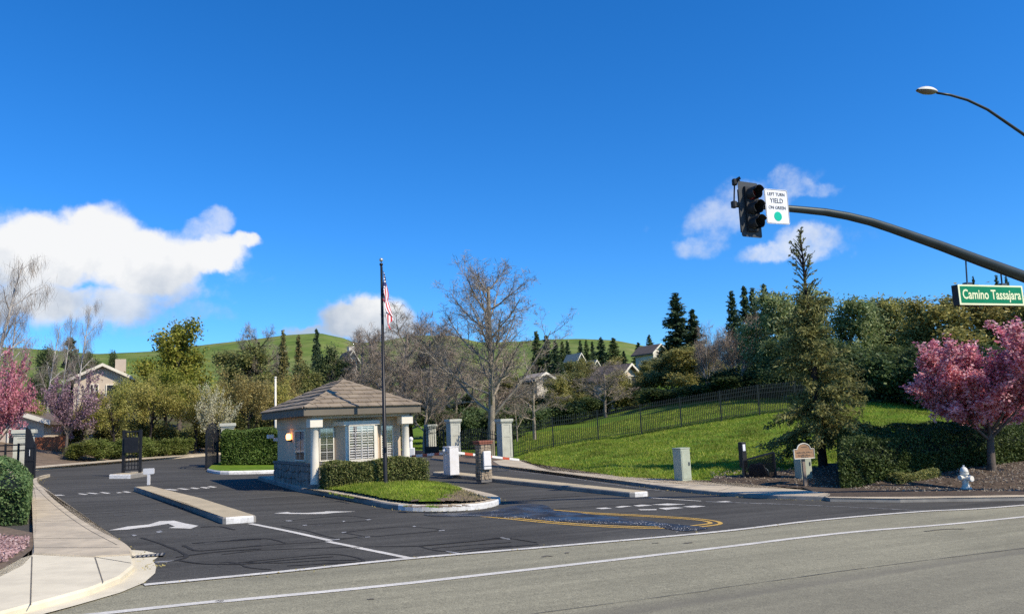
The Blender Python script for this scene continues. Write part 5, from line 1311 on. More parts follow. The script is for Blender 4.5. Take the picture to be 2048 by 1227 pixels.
for i in range(3): proto_bare('bare%d' % i, 20 + i, tw='twig_red' if i != 1 else 'twig', bark='bark_grey', twigs=6500)
proto_bare('pale_bare', 31, bark='bark_pale', tw='twig_pale', twigs=5000, sp=[dict(k=9, start=.25, len=.6, ang=1.0, trop=.2, wig=.14), dict(k=6, start=.2, len=.5, ang=.75, trop=.2, wig=.15), dict(k=5, start=.15, len=.48, ang=.7, trop=.12, wig=.16)])
proto_bare('sycamore', 63, 12.5, [dict(k=22, start=.2, len=.52, ang=.92, trop=.75, wig=.10, fall=.6, rr=.72), dict(k=9, start=.18, len=.46, ang=.7, trop=.3, wig=.12), dict(k=6, start=.15, len=.46, ang=.65, trop=.15, wig=.14), dict(k=4, start=.15, len=.55, ang=.6, trop=.1, wig=.15)], 9000, 'bark_pale', 'twig', r0=.25, wl=.22, ww=.012, wig0=.025)
proto_bare('fan', 52, 1.3, [dict(k=9, start=.5, len=3.2, ang=.55, trop=.35, wig=.05, fall=.2, rr=.75), dict(k=10, start=.25, len=.4, ang=.5, trop=.25, wig=.08), dict(k=5, start=.2, len=.5, ang=.5, trop=.2, wig=.1)], 4500, 'bark_birch', 'twig_red', r0=.2)
PROTO['fan'] = PROTO['fan']
# weeping birch
for i in range(2):
    po = grow(60 + i, 10, .13, [dict(k=10, start=.3, len=.28, ang=.7, trop=.1, wig=.08, fall=.5), dict(k=4, start=.3, len=.6, ang=.6, trop=-.5, wig=.12)], (.10 * (1 - 2 * i) + .05, 0), .035, .8); rg = np.random.default_rng(i)
    C, D = along(rg, tips(po, 1), 2000, .16, .25); down = np.tile(np.array([[0, 0, -1.0]]), (len(C), 1))
    proto('birch%d' % i, po, 2, cards(rg, C + down * rg.uniform(.1, .9, (len(C), 1)), .42, .0065, down, .3), 'bark_birch', 'twig_pale')
for i in range(3): proto_leafy('broad%d' % i, 70 + i, leaves=13000)
for i in range(2): proto_leafy('euc%d' % i, 80 + i, lf='lf_euc', leaves=11000, size=.21, asp=.32, droop=.9, spread=.36, trunk=1.0, sp=[dict(k=14, start=.15, len=.38, ang=.8, trop=.4, wig=.1, fall=.5), dict(k=6, start=.25, len=.5, ang=.8, trop=.0, wig=.14), dict(k=3, start=.3, len=.5, ang=.8, trop=-.2, wig=.15)])
for i in range(2): proto_leafy('thin%d' % i, 90 + i, lf='lf_olive', leaves=9000, size=.13, asp=.45, spread=.30, trunk=.6, bark='bark_dark', r0=.2, sp=[dict(k=8, start=.3, len=.85, ang=.85, trop=.3, wig=.16, fall=.3), dict(k=6, start=.25, len=.5, ang=.8, trop=.15, wig=.18), dict(k=4, start=.2, len=.5, ang=.8, trop=.05, wig=.18)])
for i in range(2): proto_conifer('spire%d' % i, 100 + i)
proto_conifer('pine0', 110, W=4.6, n=6500, whorls=22, size=.24, power=.6)
plum_sp = [dict(k=9, start=.72, len=2.0, ang=.95, trop=.5, wig=.09, fall=.1, rr=.8), dict(k=9, start=.18, len=.55, ang=.7, trop=.3, wig=.12, fall=.3), dict(k=7, start=.1, len=.5, ang=.65, trop=.2, wig=.13)]
for key, seed, lf, n, tr in (('plum0', 120, 'lf_pink', 60000, 1.75), ('plum1', 121, 'lf_pink2', 15000, 1.5), ('plum2', 122, 'lf_purple', 7500, 1.6)):
    po = grow(seed, tr, .15, plum_sp, (.06, 0), .05, .35); rg = np.random.default_rng(seed); C, D = along(rg, tips(po, 2), n, .085, .05)
    proto(key, po, 3, cards(rg, C, .062, .042), 'bark', lf)
proto_leafy('shrub0', 130, H=3, leaves=9000, size=.085, spread=.2, trunk=.5, r0=.08, lf='lf_shrub', sp=[dict(k=10, start=.1, len=1.1, ang=.8, trop=.3, wig=.12, fall=.2), dict(k=6, start=.25, len=.5, ang=.8, trop=.1, wig=.16), dict(k=3, start=.2, len=.5, ang=.8, trop=.05, wig=.18)])
proto_leafy('shrub1', 131, H=3, leaves=9000, size=.10, spread=.24, trunk=.4, r0=.08, lf='lf_dark', sp=[dict(k=12, start=.1, len=1.2, ang=1.0, trop=.2, wig=.12, fall=.2), dict(k=6, start=.25, len=.5, ang=.8, trop=.1, wig=.16), dict(k=3, start=.2, len=.5, ang=.8, trop=.05, wig=.18)])

used_rot = random.Random(9)
def tree(name, label, key, u, vtop, Y, wpx, crown=None, bark=None, cat='tree', group=None, rot=None, vb=None, sink=.1, x_off=0):
    tm, cm, h, wd = PROTO[key]
    top = P(u, vtop, Y); x = top[0]; z = Hs(x, Y) - sink
    hz = max(1.0, top[2] - z) / h; sx = (wpx / FPX * Y) / wd
    t = thing(name, label, cat, (x, Y, z), used_rot.uniform(0, 6.28) if rot is None else rot, group)
    for nm, me_, mt in (('trunk', tm, bark), ('crown', cm, crown)):
        if me_ is None: continue
        o = obj(nm, me_, t); o.scale = (sx, sx, hz)
        if mt: o.material_slots[0].link = 'OBJECT'; o.material_slots[0].material = M[mt]
    return t
# --- left side
tree('plum_tree', 'bright pink blossoming plum tree cut by the left edge', 'plum1', -8, 698, 35, 135)
tree('plum_tree', 'mauve blossoming plum tree with bare lower stems beside the red fence', 'plum2', 137, 742, 44, 125)
for u, vt, Y, wp, k, lb in ((-8, 500, 50, 205, 0, 'tallest weeping birch with drooping bare twigs at the left edge'), (42, 600, 58, 110, 1, 'slim white birch just right of the bright pink plum'), (100, 635, 60, 90, 0, 'leaning white birch above the mauve plum'),
                        (131, 625, 66, 60, 1, 'thin upright white birch behind the dark pine'), (160, 595, 66, 90, 0, 'white birch leaning right out of the dark pine top')):
    tree('birch_tree', lb, 'birch%d' % k, u, vt, Y, wp, group='white birches on the left', rot=[2.8, .3, 0, 1.5, .1][int(u > -20) + int(u > 50) + int(u > 110) + int(u > 140)])
tree('pine_tree', 'dark green pine left of the gabled house', 'pine0', 143, 676, 72, 62)
tree('evergreen_tree', 'dark bushy evergreen behind the leaning white birch', 'broad1', 92, 695, 78, 70, 'lf_dark')
tree('evergreen_tree', 'low dark evergreen right of the pine on the skyline', 'broad2', 178, 704, 95, 60, 'lf_dark')
tree('evergreen_tree', 'small dark evergreen above the gable of the left house', 'broad0', 228, 702, 95, 36, 'lf_dark')
tree('leafy_tree', 'large yellow-green tree with rounded crown right of the gabled house', 'broad0', 362, 640, 72, 160, 'lf_yellow', rot=1.0)
tree('leafy_tree', 'yellowish thin-leaved tree in front of the gabled house', 'thin0', 262, 742, 56, 120, 'lf_olive')
tree('leafy_tree', 'olive thin-leaved tree with twisted dark trunk beside the house', 'thin1', 335, 735, 58, 150, 'lf_yellow')
tree('leafy_tree', 'sparse brownish tree between mauve plum and yellow tree', 'thin1', 205, 790, 52, 100, 'lf_tan')
tree('leafy_tree', 'small olive tree in front of the mauve plum tree', 'thin0', 60, 790, 47, 100, 'lf_olive')
tree('blossom_tree', 'cream white blossoming tree left of the clipped hedge', 'plum2', 428, 768, 54, 80, 'lf_white')
tree('leafy_tree', 'tan thin-leaved tree behind the clipped hedge', 'thin0', 500, 735, 57, 150, 'lf_tan')
tree('leafy_tree', 'dark stemmed olive tree left of the pale pole', 'thin1', 455, 760, 64, 100, 'lf_olive')
tree('leafy_tree', 'dull tan tree right of the pale pole above the guard house roof', 'thin1', 580, 745, 66, 110, 'lf_tan')
tree('bare_tree', 'brown bare tree with uneven top left of the small conifers', 'bare1', 515, 650, 92, 120, bark='bark_dark', crown='twig')
tree('evergreen_tree', 'dark brownish oak below the bare tree top left of the conifers', 'broad1', 490, 690, 90, 150, 'lf_oak')
for u, vt, wp, lb in ((566, 662, 30, 'leftmost of three slim conifers above the guard house'), (597, 672, 34, 'middle of three slim conifers above the guard house'), (633, 660, 36, 'rightmost and tallest of three slim conifers above the guard house')):
    tree('conifer_tree', lb, 'spire%d' % (u % 2), u, vt, 84, wp * 1.35, 'lf_redwood' if u != 633 else 'lf_conifer')
tree('evergreen_tree', 'dense dark green tree right of the three slim conifers', 'broad2', 664, 695, 80, 95, 'lf_dark')
tree('evergreen_tree', 'dark tree rising straight behind the guard house roof', 'broad0', 610, 725, 76, 110, 'lf_oak')
tree('evergreen_tree', 'small dark tree in front of the cream hillside house', 'spire1', 712, 690, 130, 24, 'lf_conifer')
# --- centre
for i, (u, vt, Y, wp, k, lb) in enumerate(((725, 655, 78, 150, 0, 'bare reddish twiggy tree left of the flag pole'), (800, 610, 70, 190, 2, 'wide bare tree with reddish twigs just right of the flag pole'), (762, 690, 66, 170, 1, 'lower bare tree directly behind the flag pole'),
                                           (862, 640, 68, 170, 0, 'bare tree between the flag pole and the big sycamore'), (845, 740, 60, 130, 2, 'small bare tree with leaning pale trunk behind the barrier'), (905, 690, 72, 150, 1, 'bare brown tree directly left of the big sycamore trunk'))):
    tree('bare_tree', lb, 'bare%d' % k, u, vt, Y, wp, bark='bark_pale' if i == 4 else 'bark_grey')
tree('sycamore_tree', 'tallest bare sycamore with pale trunk rising between the gate pillars', 'sycamore', 968, 524, 55, 270, rot=4.0)
tree('bare_tree', 'low spreading pale bare tree right of the sycamore', 'pale_bare', 1062, 728, 58, 190)
tree('bare_tree', 'small pale bare tree behind the right gate pillar', 'pale_bare', 1030, 770, 62, 90, rot=2.0)
tree('bare_tree', 'rounded bare tree standing alone on the lawn behind the fence', 'bare1', 1205, 722, 74, 130, bark='bark_grey', crown='twig')
for i, (u, vt, Y, wp, lb) in enumerate(((1072, 664, 120, 40, 'leftmost dark conifer of the clump right of the sycamore'), (1092, 672, 122, 44, 'middle dark conifer of the clump right of the sycamore'), (1110, 682, 118, 36, 'rightmost dark conifer of the clump right of the sycamore'),
                                        (1124, 683, 170, 26, 'first conifer of the hillside row from the left'), (1134, 682, 172, 24, 'second conifer of the hillside row from the left'), (1160, 681, 175, 22, 'third conifer of the hillside row from the left'), (1172, 680, 176, 22, 'fourth conifer of the hillside row from the left'),
                                        (1184, 683, 177, 20, 'fifth conifer of the hillside row from the left'), (1201, 675, 165, 34, 'sixth and tallest conifer of the hillside row'), (1226, 676, 160, 40, 'broad conifer at the right end of the hillside row'), (1247, 702, 150, 22, 'small conifer right of the hillside row'),
                                        (1276, 685, 140, 30, 'small conifer left of the white hilltop house'), (1298, 670, 140, 28, 'pointed conifer beside the white hilltop house'))):
    tree('conifer_tree', lb, 'spire%d' % (i % 2), u, vt, Y, wp * 1.3, 'lf_conifer' if i % 3 else 'lf_dark')
for i, (u, vt, Y, wp, k, cm_, lb) in enumerate(((1140, 745, 82, 110, 0, 'lf_oak', 'dark oak left of the rounded bare tree'), (1085, 790, 78, 110, 1, 'lf_oak', 'low dark oak behind the spreading pale bare tree'), (1228, 715, 100, 70, 2, 'lf_oak2', 'olive green tree left of the tan hillside house'), (1168, 725, 100, 80, 1, 'lf_oak', 'small green tree behind the rounded bare tree'),
                                          (1340, 705, 78, 120, 0, 'lf_oak', 'dark oak right of the tan hillside house'), (1390, 690, 76, 160, 1, 'lf_oak2', 'broad olive oak below the two tall conifers'), (1305, 716, 108, 70, 2, 'lf_oak', 'brownish oak below the white hilltop house'), (1450, 738, 64, 130, 2, 'lf_dark', 'dark evergreen below the pale fan-branched tree'),
                                          (1020, 745, 86, 120, 2, 'lf_oak', 'dark oak behind the sycamore trunk'), (930, 790, 74, 120, 0, 'lf_dark', 'dark evergreen behind the left gate pillar'), (820, 790, 84, 160, 1, 'lf_dark', 'dark evergreen behind the barrier arm rest'), (1210, 770, 88, 120, 0, 'lf_dark', 'dark evergreen directly behind the rounded bare tree'), (1228, 742, 80, 80, 1, 'lf_oak2', 'olive oak just left of the tan hillside house'), (1180, 738, 98, 110, 2, 'lf_oak', 'brownish oak below the small white slope houses'), (1150, 722, 125, 90, 0, 'lf_oak', 'far oak between the small white slope houses'), (1284, 742, 79, 60, 2, 'lf_oak2', 'olive oak covering the right side of the tan hillside house'), (1112, 750, 76, 70, 1, 'lf_oak2', 'olive oak covering the right side of the pale roofed house'), (1170, 716, 118, 50, 1, 'lf_oak2', 'small olive oak just left of the hillside conifer row end'), (1335, 694, 112, 40, 0, 'lf_oak', 'small oak right below the white hilltop house'))):
    tree('oak_tree', lb, 'broad%d' % k, u, vt, Y, wp, cm_)
tree('conifer_tree', 'tall dark conifer on the skyline, larger of the pair', 'spire0', 1350, 588, 92, 95, 'lf_conifer')
tree('conifer_tree', 'shorter dark conifer right of the tall skyline conifer', 'spire1', 1384, 620, 92, 70, 'lf_conifer')
for i, (u, vt, lb) in enumerate(((1462, 584, 'leftmost conifer of the tall group below the traffic signal'), (1487, 574, 'second conifer of the tall group below the traffic signal'), (1504, 578, 'third conifer of the tall group below the traffic signal'), (1527, 570, 'rightmost conifer of the tall group below the traffic signal'))):
    tree('conifer_tree', lb, 'spire%d' % (i % 2), u, vt, 84 + i, 58, 'lf_conifer')
tree('bare_tree', 'pale fan-branched bare tree left of the evergreen grove', 'fan', 1466, 634, 66, 120)
tree('bare_tree', 'smaller pale bare tree right of the skyline conifer pair', 'fan', 1408, 652, 70, 90, rot=1.0)
# --- right grove
for i, (u, vt, Y, wp, key, cm_, lb) in enumerate(((1548, 588, 62, 150, 'euc0', 'lf_euc', 'silvery evergreen left of the young redwood'), (1602, 570, 64, 165, 'euc1', 'lf_euc', 'silvery evergreen directly behind the young redwood top'), (1682, 604, 64, 160, 'euc0', 'lf_euc', 'silvery evergreen just right of the young redwood'),
                                            (1738, 602, 66, 140, 'euc1', 'lf_euc', 'silvery evergreen second right of the young redwood'), (1790, 598, 66, 140, 'euc0', 'lf_oak2', 'loose olive evergreen left of the big right oak'), (1870, 592, 56, 220, 'broad0', 'lf_oak2', 'big olive oak left of the street name sign'),
                                            (1968, 582, 56, 220, 'broad1', 'lf_oak2', 'big olive oak below the street name sign'), (2070, 585, 54, 180, 'broad2', 'lf_oak2', 'big olive oak cut by the right edge'), (1760, 690, 54, 130, 'broad2', 'lf_dark', 'dark low evergreen in the shade right of the young redwood'),
                                            (1840, 690, 51, 150, 'broad1', 'lf_dark', 'dark evergreen behind the left side of the right plum'), (1560, 680, 58, 130, 'broad0', 'lf_dark', 'dark evergreen behind the fence left of the young redwood'), (1660, 680, 57, 130, 'broad2', 'lf_dark', 'dark evergreen behind the young redwood'),
                                            (1930, 690, 50, 160, 'broad0', 'lf_dark', 'dark evergreen directly behind the right plum'), (2030, 690, 49, 160, 'broad1', 'lf_dark', 'dark evergreen behind the right plum at the right edge'))):
    tree('evergreen_tree', lb, key, u, vt, Y, wp, cm_)
for u, vt, lb in ((1946, 556, 'conifer tip peeking above the left end of the street name sign'), (1992, 553, 'conifer tip peeking above the middle of the street name sign'), (2012, 556, 'conifer tip peeking above the right half of the street name sign')): tree('conifer_tree', lb, 'spire0', u, vt, 76, 34, 'lf_conifer')
# dark shrubs along the back of the lawn
for i, (u, vt, Y, wp, lb) in enumerate(((890, 820, 66, 70, 'dark shrub behind the left gate pillar'), (945, 815, 66, 80, 'dark shrub left of the sycamore trunk'), (1000, 812, 66, 90, 'dark shrub right of the sycamore trunk'), (1060, 808, 72, 90, 'dark shrub below the spreading bare tree'), (1120, 800, 76, 90, 'dark shrub left of the round bare tree trunk'),
                                  (1180, 795, 80, 90, 'dark shrub at the foot of the round bare tree'), (1262, 782, 78, 90, 'brown-green shrub below the tan hillside house'), (1330, 775, 72, 110, 'dark shrub at the foot of the dark oak'), (1400, 768, 69, 110, 'dark shrub at the foot of the broad olive oak'), (1470, 755, 66, 110, 'dark shrub below the fan-branched tree'),
                                  (1540, 740, 62, 110, 'dark shrub behind the fence near the young redwood'))):
    tree('shrub', lb, 'shrub1', u, vt, Y, wp, 'lf_dark' if i != 6 else 'lf_oak', cat='shrub', group='dark shrubs along the lawn edge')
# roadside shrub row on the far left, trunks in front of it
for i, (u, vt, Y, wp, lb) in enumerate(((158, 884, 43.5, 60, 'leftmost green shrub of the far kerb row'), (195, 876, 44.5, 62, 'second green shrub of the far kerb row'), (237, 878, 46.5, 60, 'green shrub seen behind the exit gate panel'), (283, 874, 48.5, 62, 'fourth green shrub of the far kerb row'), (325, 876, 50.5, 58, 'fifth green shrub of the far kerb row'), (358, 876, 52, 50, 'rightmost green shrub of the far kerb row'))):
    tree('shrub', lb, 'shrub0', u, vt, Y, wp, cat='shrub', group='green shrubs along the far kerb')
for i, (u, vt, Y, wp, lb) in enumerate(((70, 850, 48, 70, 'dark shrub behind the red wooden fence'), (225, 840, 52, 80, 'dark shrub behind the roadside row at left'), (300, 835, 55, 80, 'dark shrub below the olive tree'), (395, 845, 60, 60, 'dark shrub left of the clipped hedge'), (470, 830, 58, 90, 'dark shrub behind the clipped hedge'), (540, 820, 62, 90, 'dark shrub left of the guard house eave'),
                                         (130, 835, 50, 80, 'dark shrub behind the mauve plum stems'), (345, 855, 57, 60, 'dark shrub above the right end of the shrub row'), (30, 800, 52, 90, 'brown-green shrub behind the bright pink plum'), (600, 830, 66, 100, 'dark shrub hidden behind the guard house'), (690, 800, 64, 110, 'dark shrub right of the guard house roof'), (760, 815, 62, 90, 'dark shrub behind the flag pole'))):
    tree('shrub', lb, 'shrub1', u, vt, Y, wp, 'lf_oak', cat='shrub', group='dark shrubs behind the driveway')
for u, vt, Y, wp, k, cm_, lb in ((300, 750, 53, 150, 0, 'lf_olive', 'wide olive thin-leaved tree above the middle of the shrub row'), (392, 765, 55, 120, 1, 'lf_olive', 'olive thin-leaved tree directly left of the white blossom tree'), (232, 775, 49, 110, 1, 'lf_olive', 'low olive tree right of the mauve plum'),
                                 (545, 752, 60, 120, 0, 'lf_olive', 'olive tree directly behind the pale pole'), (165, 800, 49, 90, 0, 'lf_tan', 'brown thin-leaved tree behind the mauve plum')):
    tree('leafy_tree', lb, 'thin%d' % k, u, vt, Y, wp, cm_)
for u, vt, Y, wp, k, lb in ((700, 690, 82, 130, 2, 'bare brown tree right of the dense dark green tree'), (790, 668, 82, 180, 1, 'bare brown tree behind the wide bare tree'), (890, 668, 84, 170, 2, 'bare brown tree behind and left of the sycamore'), (985, 720, 80, 150, 0, 'bare brown tree behind the right of the sycamore')):
    tree('bare_tree', lb, 'bare%d' % k, u, vt, Y, wp, bark='bark_grey')
for u, vt, Y, wp, lb in ((1720, 700, 54, 130, 'dark understorey shrub right of the young redwood crown'), (1800, 705, 51, 130, 'dark understorey shrub left of the right plum'), (1890, 705, 49, 140, 'dark understorey shrub behind the middle of the right plum'), (1990, 700, 48, 150, 'dark understorey shrub behind the right plum at the edge'), (1620, 715, 56, 130, 'dark understorey shrub behind the young redwood crown')):
    tree('shrub', lb, 'shrub1', u, vt, Y, wp, 'lf_dark', cat='shrub', group='dark understorey of the right grove')
# young redwood on the verge, limb by limb
rg = np.random.default_rng(77); ry = 31.2; rt = P(1600, 462, ry); rb = P(1646, 930, ry); rx = rb[0]; rz0 = Hs(rx, ry) - .1; RH = rt[2] - rz0
lean = rt[0] - rx
trunk = np.array([[lean * f, 0, RH * f] for f in np.linspace(0, 1, 9)]); po = [(trunk, np.array([.19, .17, .15, .13, .11, .085, .06, .035, .01]), 0)]
prof_z = [0.0, .10, .17, .25, .38, .5, .6, .68, .78, .9, 1.0]; prof_r = [1.5, 2.4, 2.5, 2.3, 1.9, 1.5, 1.15, .85, .85, .6, .12]
for i in range(300):
    f = .10 + .89 * (i + rg.uniform(0, 1)) / 300
    if f > .66 and rg.uniform() < .35: continue
    a = rg.uniform(0, 6.28); lump = .78 + .34 * math.sin(a * 2 + f * 23) * math.sin(f * 41 + a)
    Lb = np.interp(f, prof_z, prof_r) * rg.uniform(.45, 1.15) * lump; el_ = np.interp(f, [0, .5, .66, .8, 1], [-.15, .1, .5, .95, 1.15]) + rg.normal(0, .14)
    if f > .66: Lb *= 1.5
    p0 = np.array([lean * f, 0, RH * f]); d = np.array([math.cos(a) * math.cos(el_), math.sin(a) * math.cos(el_), math.sin(el_)])
    po.append((np.array([p0, p0 + d * Lb * .5 + [0, 0, .04], p0 + d * Lb + [0, 0, -.10 * Lb]]), np.array([.024, .015, .005]), 2))
low = [p for p in po[1:] if p[0][0][2] < RH * .68]; hi_ = [p for p in po[1:] if p[0][0][2] >= RH * .66]
C, D = along(rg, low, 21000, .085, .18); C2, D2 = along(rg, hi_, 520, .03, .35)
VC = np.concatenate([cards(rg, C, .10, .028, D, .85, .15), cards(rg, C2, .075, .033, D2, .6)])
V_, Q_ = tubes_np(po); yr = thing('redwood_tree', 'young redwood with sparse pointed top standing on the verge lawn', 'tree', (rx, ry, rz0))
obj('trunk', idx_mesh('trunk', V_, Q_, M['bark_dark'], True), yr); obj('crown', fast_mesh('crown', VC, 4, M['lf_redwood']), yr)
# right plum
pr_t = P(1950, 655, 29.2); pbx = P(1986, 962, 29.2)[0]; tm, cm, h, wd = PROTO['plum0']; pz = Hs(pbx, 29.2) - .05
pt_ = thing('plum_tree', 'pink blossoming plum tree with spreading crown beside the hydrant', 'tree', (pbx, 29.2, pz), 5.3)
for nm, me_ in (('trunk', tm), ('crown', cm)):
    o = obj(nm, me_, pt_); s_ = (375 / FPX * 29.2) / wd; o.scale = (s_, s_, (pr_t[2] - pz) / h)

# ------------------------------------------------------------------ hedges, grass
def hedge(name, label, loc, rz, sx, sy, h, n, lf, ls=.04, tilt=0.0, seed=0, asp=.6, rag=.05, rnd_=.06, shear=0.0):
    """clipped box hedge from (0,0) to (sx,sy): rounded core plus leaf-sized faces over it; tilt raises the back"""
    rg = np.random.default_rng(seed); t = thing(name, label, 'hedge', loc, rz)
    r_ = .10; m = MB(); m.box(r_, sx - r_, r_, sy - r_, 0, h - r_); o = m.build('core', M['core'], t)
    for v in o.data.vertices:
        if v.co.z > .1: v.co.z += tilt * (v.co.y / sy)
    A = np.array([sx * h, sx * h, sy * h, sy * h, sx * sy]); side = rg.choice(5, n, p=A / A.sum()); a = rg.uniform(0, 1, n); b = rg.uniform(0, 1, n); d = np.abs(rg.normal(0, .06, n)) - rag
    C = np.empty((n, 3))
    for s in range(5):
        k = side == s; aa, bb_, dd = a[k], b[k], d[k]
        if s == 0: C[k] = np.stack([aa * sx, dd, bb_ * h], 1)
        if s == 1: C[k] = np.stack([aa * sx, sy - dd, bb_ * h], 1)
        if s == 2: C[k] = np.stack([dd, aa * sy, bb_ * h], 1)
        if s == 3: C[k] = np.stack([sx - dd, aa * sy, bb_ * h], 1)
        if s == 4: C[k] = np.stack([aa * sx, bb_ * sy, h - dd], 1)
    wob = .05 * np.sin(C[:, 0] * 3.1 + seed) + .04 * np.sin(C[:, 1] * 4.3 + C[:, 2] * 3)
    top_ = C[:, 2] / h; C[:, 2] += (tilt * (C[:, 1] / sy) + wob) * np.clip(top_, 0, 1)
    C[:, 1] += .05 * np.sin(C[:, 0] * 2.3 + C[:, 2] * 2 + seed)
    ed = np.minimum(np.minimum(C[:, 0], sx - C[:, 0]), np.minimum(C[:, 1], sy - C[:, 1])); rr_ = max(.15, rnd_ * 1.3)
    C[:, 2] -= rnd_ * np.clip(1 - ed / rr_, 0, 1) ** 2 * np.clip(top_, 0, 1)
    if rnd_ > .1:
        for v in o.data.vertices:
            if v.co.z > .2: v.co.z -= rnd_
    C[:, 0] += shear * C[:, 1]
    for v in o.data.vertices: v.co.x += shear * v.co.y
    obj('foliage', fast_mesh('foliage', cards(rg, C, ls, ls * asp), 4, M[lf]), t)
    return t
hq = HW(.16, -.95); hedge('hedge', 'clipped brownish green hedge under the guard house window', (*hq, float(gz(hq[0])) + .12), HRZ, 3.3, .75, .80, 14000, 'lf_hedge_dry', .05, seed=1, asp=.3, rag=.07)
q = PV(443, 925, (-14.2, 39.0), (1, 0)); hedge('hedge', 'square clipped green hedge left of the guard house', (q[0], 39.0, float(gz(q[0])) + .12), R(12), 2.75, 1.5, 1.62, 17000, 'lf_hedge', .05, seed=2)
hedge('hedge', 'dense dark green privet hedge at the left edge by the footpath', (-14.6, 15.3, .35), R(30), 4.55, 5.6, 1.42, 42000, 'lf_privet', .038, seed=3, rnd_=.42)
q = PV(40, 940, (-19.5, 29.4), (1, 0)); hedge('hedge', 'shaded dark hedge below the black fence at left', (-22.6, 27.6, .75), R(20), 4.0, 2.2, 1.05, 9000, 'lf_privet', .05, seed=6)
hedge('hedge', 'long shaded green hedge behind the hydrant on the right verge', (10.5, 26.75, -.6), R(27), 11.5, 2.6, 1.5, 46000, 'lf_hedge_shaded', .055, .62, seed=4, shear=1.15, rnd_=.3)
hedge('hedge', 'low reddish dark shrub hedge in front of the long hedge', (12.6, 27.2, -.6), R(27), 2.2, .5, .5, 5000, 'lf_oak', .04, seed=8)
# grass blades (nobody could count them)
rg = np.random.default_rng(12)
def blades(name, label, X, Y, Z, hgt, wd, mat='grass'):
    n = len(X); a = rg.uniform(0, 6.28, n); hh = hgt * rg.uniform(.5, 1.4, n); w_ = wd * rg.uniform(.7, 1.3, n); lx, ly = rg.normal(0, .5, n) * hh, rg.normal(0, .5, n) * hh
    V = np.stack([np.stack([X + np.cos(a) * w_, Y + np.sin(a) * w_, Z - .01], 1), np.stack([X - np.cos(a) * w_, Y - np.sin(a) * w_, Z - .01], 1), np.stack([X + lx, Y + ly, Z + hh], 1)], 1).reshape(-1, 3)
    o = obj(name, fast_mesh(name, V, 3, M[mat])); o['kind'] = 'stuff'; tag(o, label, 'grass'); return o
n = 330000; Xg = rg.uniform(0, 30, n); Yg = 27 + 38 * rg.uniform(0, 1, n) ** 1.3
ybg = np.interp(Xg, _bx, _by); keep = (Yg > ybg + .05) & (np.abs(Xg / Yg) < .72) & ~((Xg > 6.4) & (Yg < 29.6 + .25 * (Xg - 6.4)) & (Yg < 33.3)) & ~((Xg > 11.2) & (Yg < 32.4))
cl = np.sin(Xg * 1.7 + 2 * np.sin(Yg * .9)) * np.sin(Yg * 2.1 + 1.5 * np.sin(Xg * .7)) + rg.normal(0, .6, n); keep &= cl > -.5
Xg, Yg = Xg[keep], Yg[keep]; blades('lawn_grass', 'short bright green grass on the sloping lawn', Xg, Yg, Hh(Xg, Yg) - .05, .085, .016)
cells = [c for c, m in mound_cells if m == 0]; dirtc = [c for c, m in mound_cells if m == 1]
k = rg.integers(0, len(cells), 16000); cc = np.array(cells)[k]; X_, Y2 = cc[:, 0] + rg.uniform(0, .11, len(k)), cc[:, 1] + rg.uniform(0, .11, len(k)); blades('island_grass', 'short green grass on the guard house island', X_, Y2, cc[:, 2], .07, .009)
k = rg.integers(0, len(dirtc), 1300); cc = np.array(dirtc)[k]; blades('dry_grass', 'dry brown grass tufts at the bare island tip', cc[:, 0] + rg.uniform(0, .11, len(k)), cc[:, 1] + rg.uniform(0, .11, len(k)), cc[:, 2], .04, .008, 'straw')
o = obj('gutter_litter', fast_mesh('gutter_litter', cards(rg, leaf_xyz, .022, .014), 4, M['lf_tan'])); o['kind'] = 'stuff'; tag(o, 'dry leaf crumbs and grit gathered along the kerbs', 'litter')
# petals on the soil at the left corner, litter under the verge trees
sheet('corner_soil', [GX(*q) for q in ((66, 1076), (68, 1098), (62, 1112), (38, 1131), (0, 1153), (-160, 1215), (-420, 1240), (-420, 1060), (-100, 1040))], .105, M['dirt'], kind='structure')
n = 9000; a = np.array([GX(*q) for q in ((66, 1080), (62, 1108), (0, 1148), (-160, 1205), (-200, 1080))]); wv = rg.dirichlet([1] * 5, n); pp = wv @ a
V = cards(rg, np.stack([pp[:, 0], pp[:, 1], gz(pp[:, 0]) + .125 + np.abs(rg.normal(0, .02, n))], 1), .03, .02)
o = obj('petal_litter', fast_mesh('petal_litter', V, 4, M['petal'])); o['kind'] = 'stuff'; tag(o, 'fallen pink petals and leaf litter at the left corner', 'petals')
n = 5000; Xl = rg.uniform(7, 19, n); Yl = rg.uniform(25.3, 31, n); V = cards(rg, np.stack([Xl, Yl, np.maximum(Hh(Xl, Yl) + .08, gz(Xl) + .1)], 1), .05, .016)
keep = (Yl > np.interp(Xl, [7, 9.4, 12, 16, 19], [28.8, 27.4, 25.4, 25.6, 27.3])); V = V.reshape(-1, 4, 3)[keep].reshape(-1, 3)
o = obj('bark_litter', fast_mesh('bark_litter', V, 4, M['bark_pale'])); o['kind'] = 'stuff'; tag(o, 'dry leaf and bark litter on the verge mulch', 'litter')

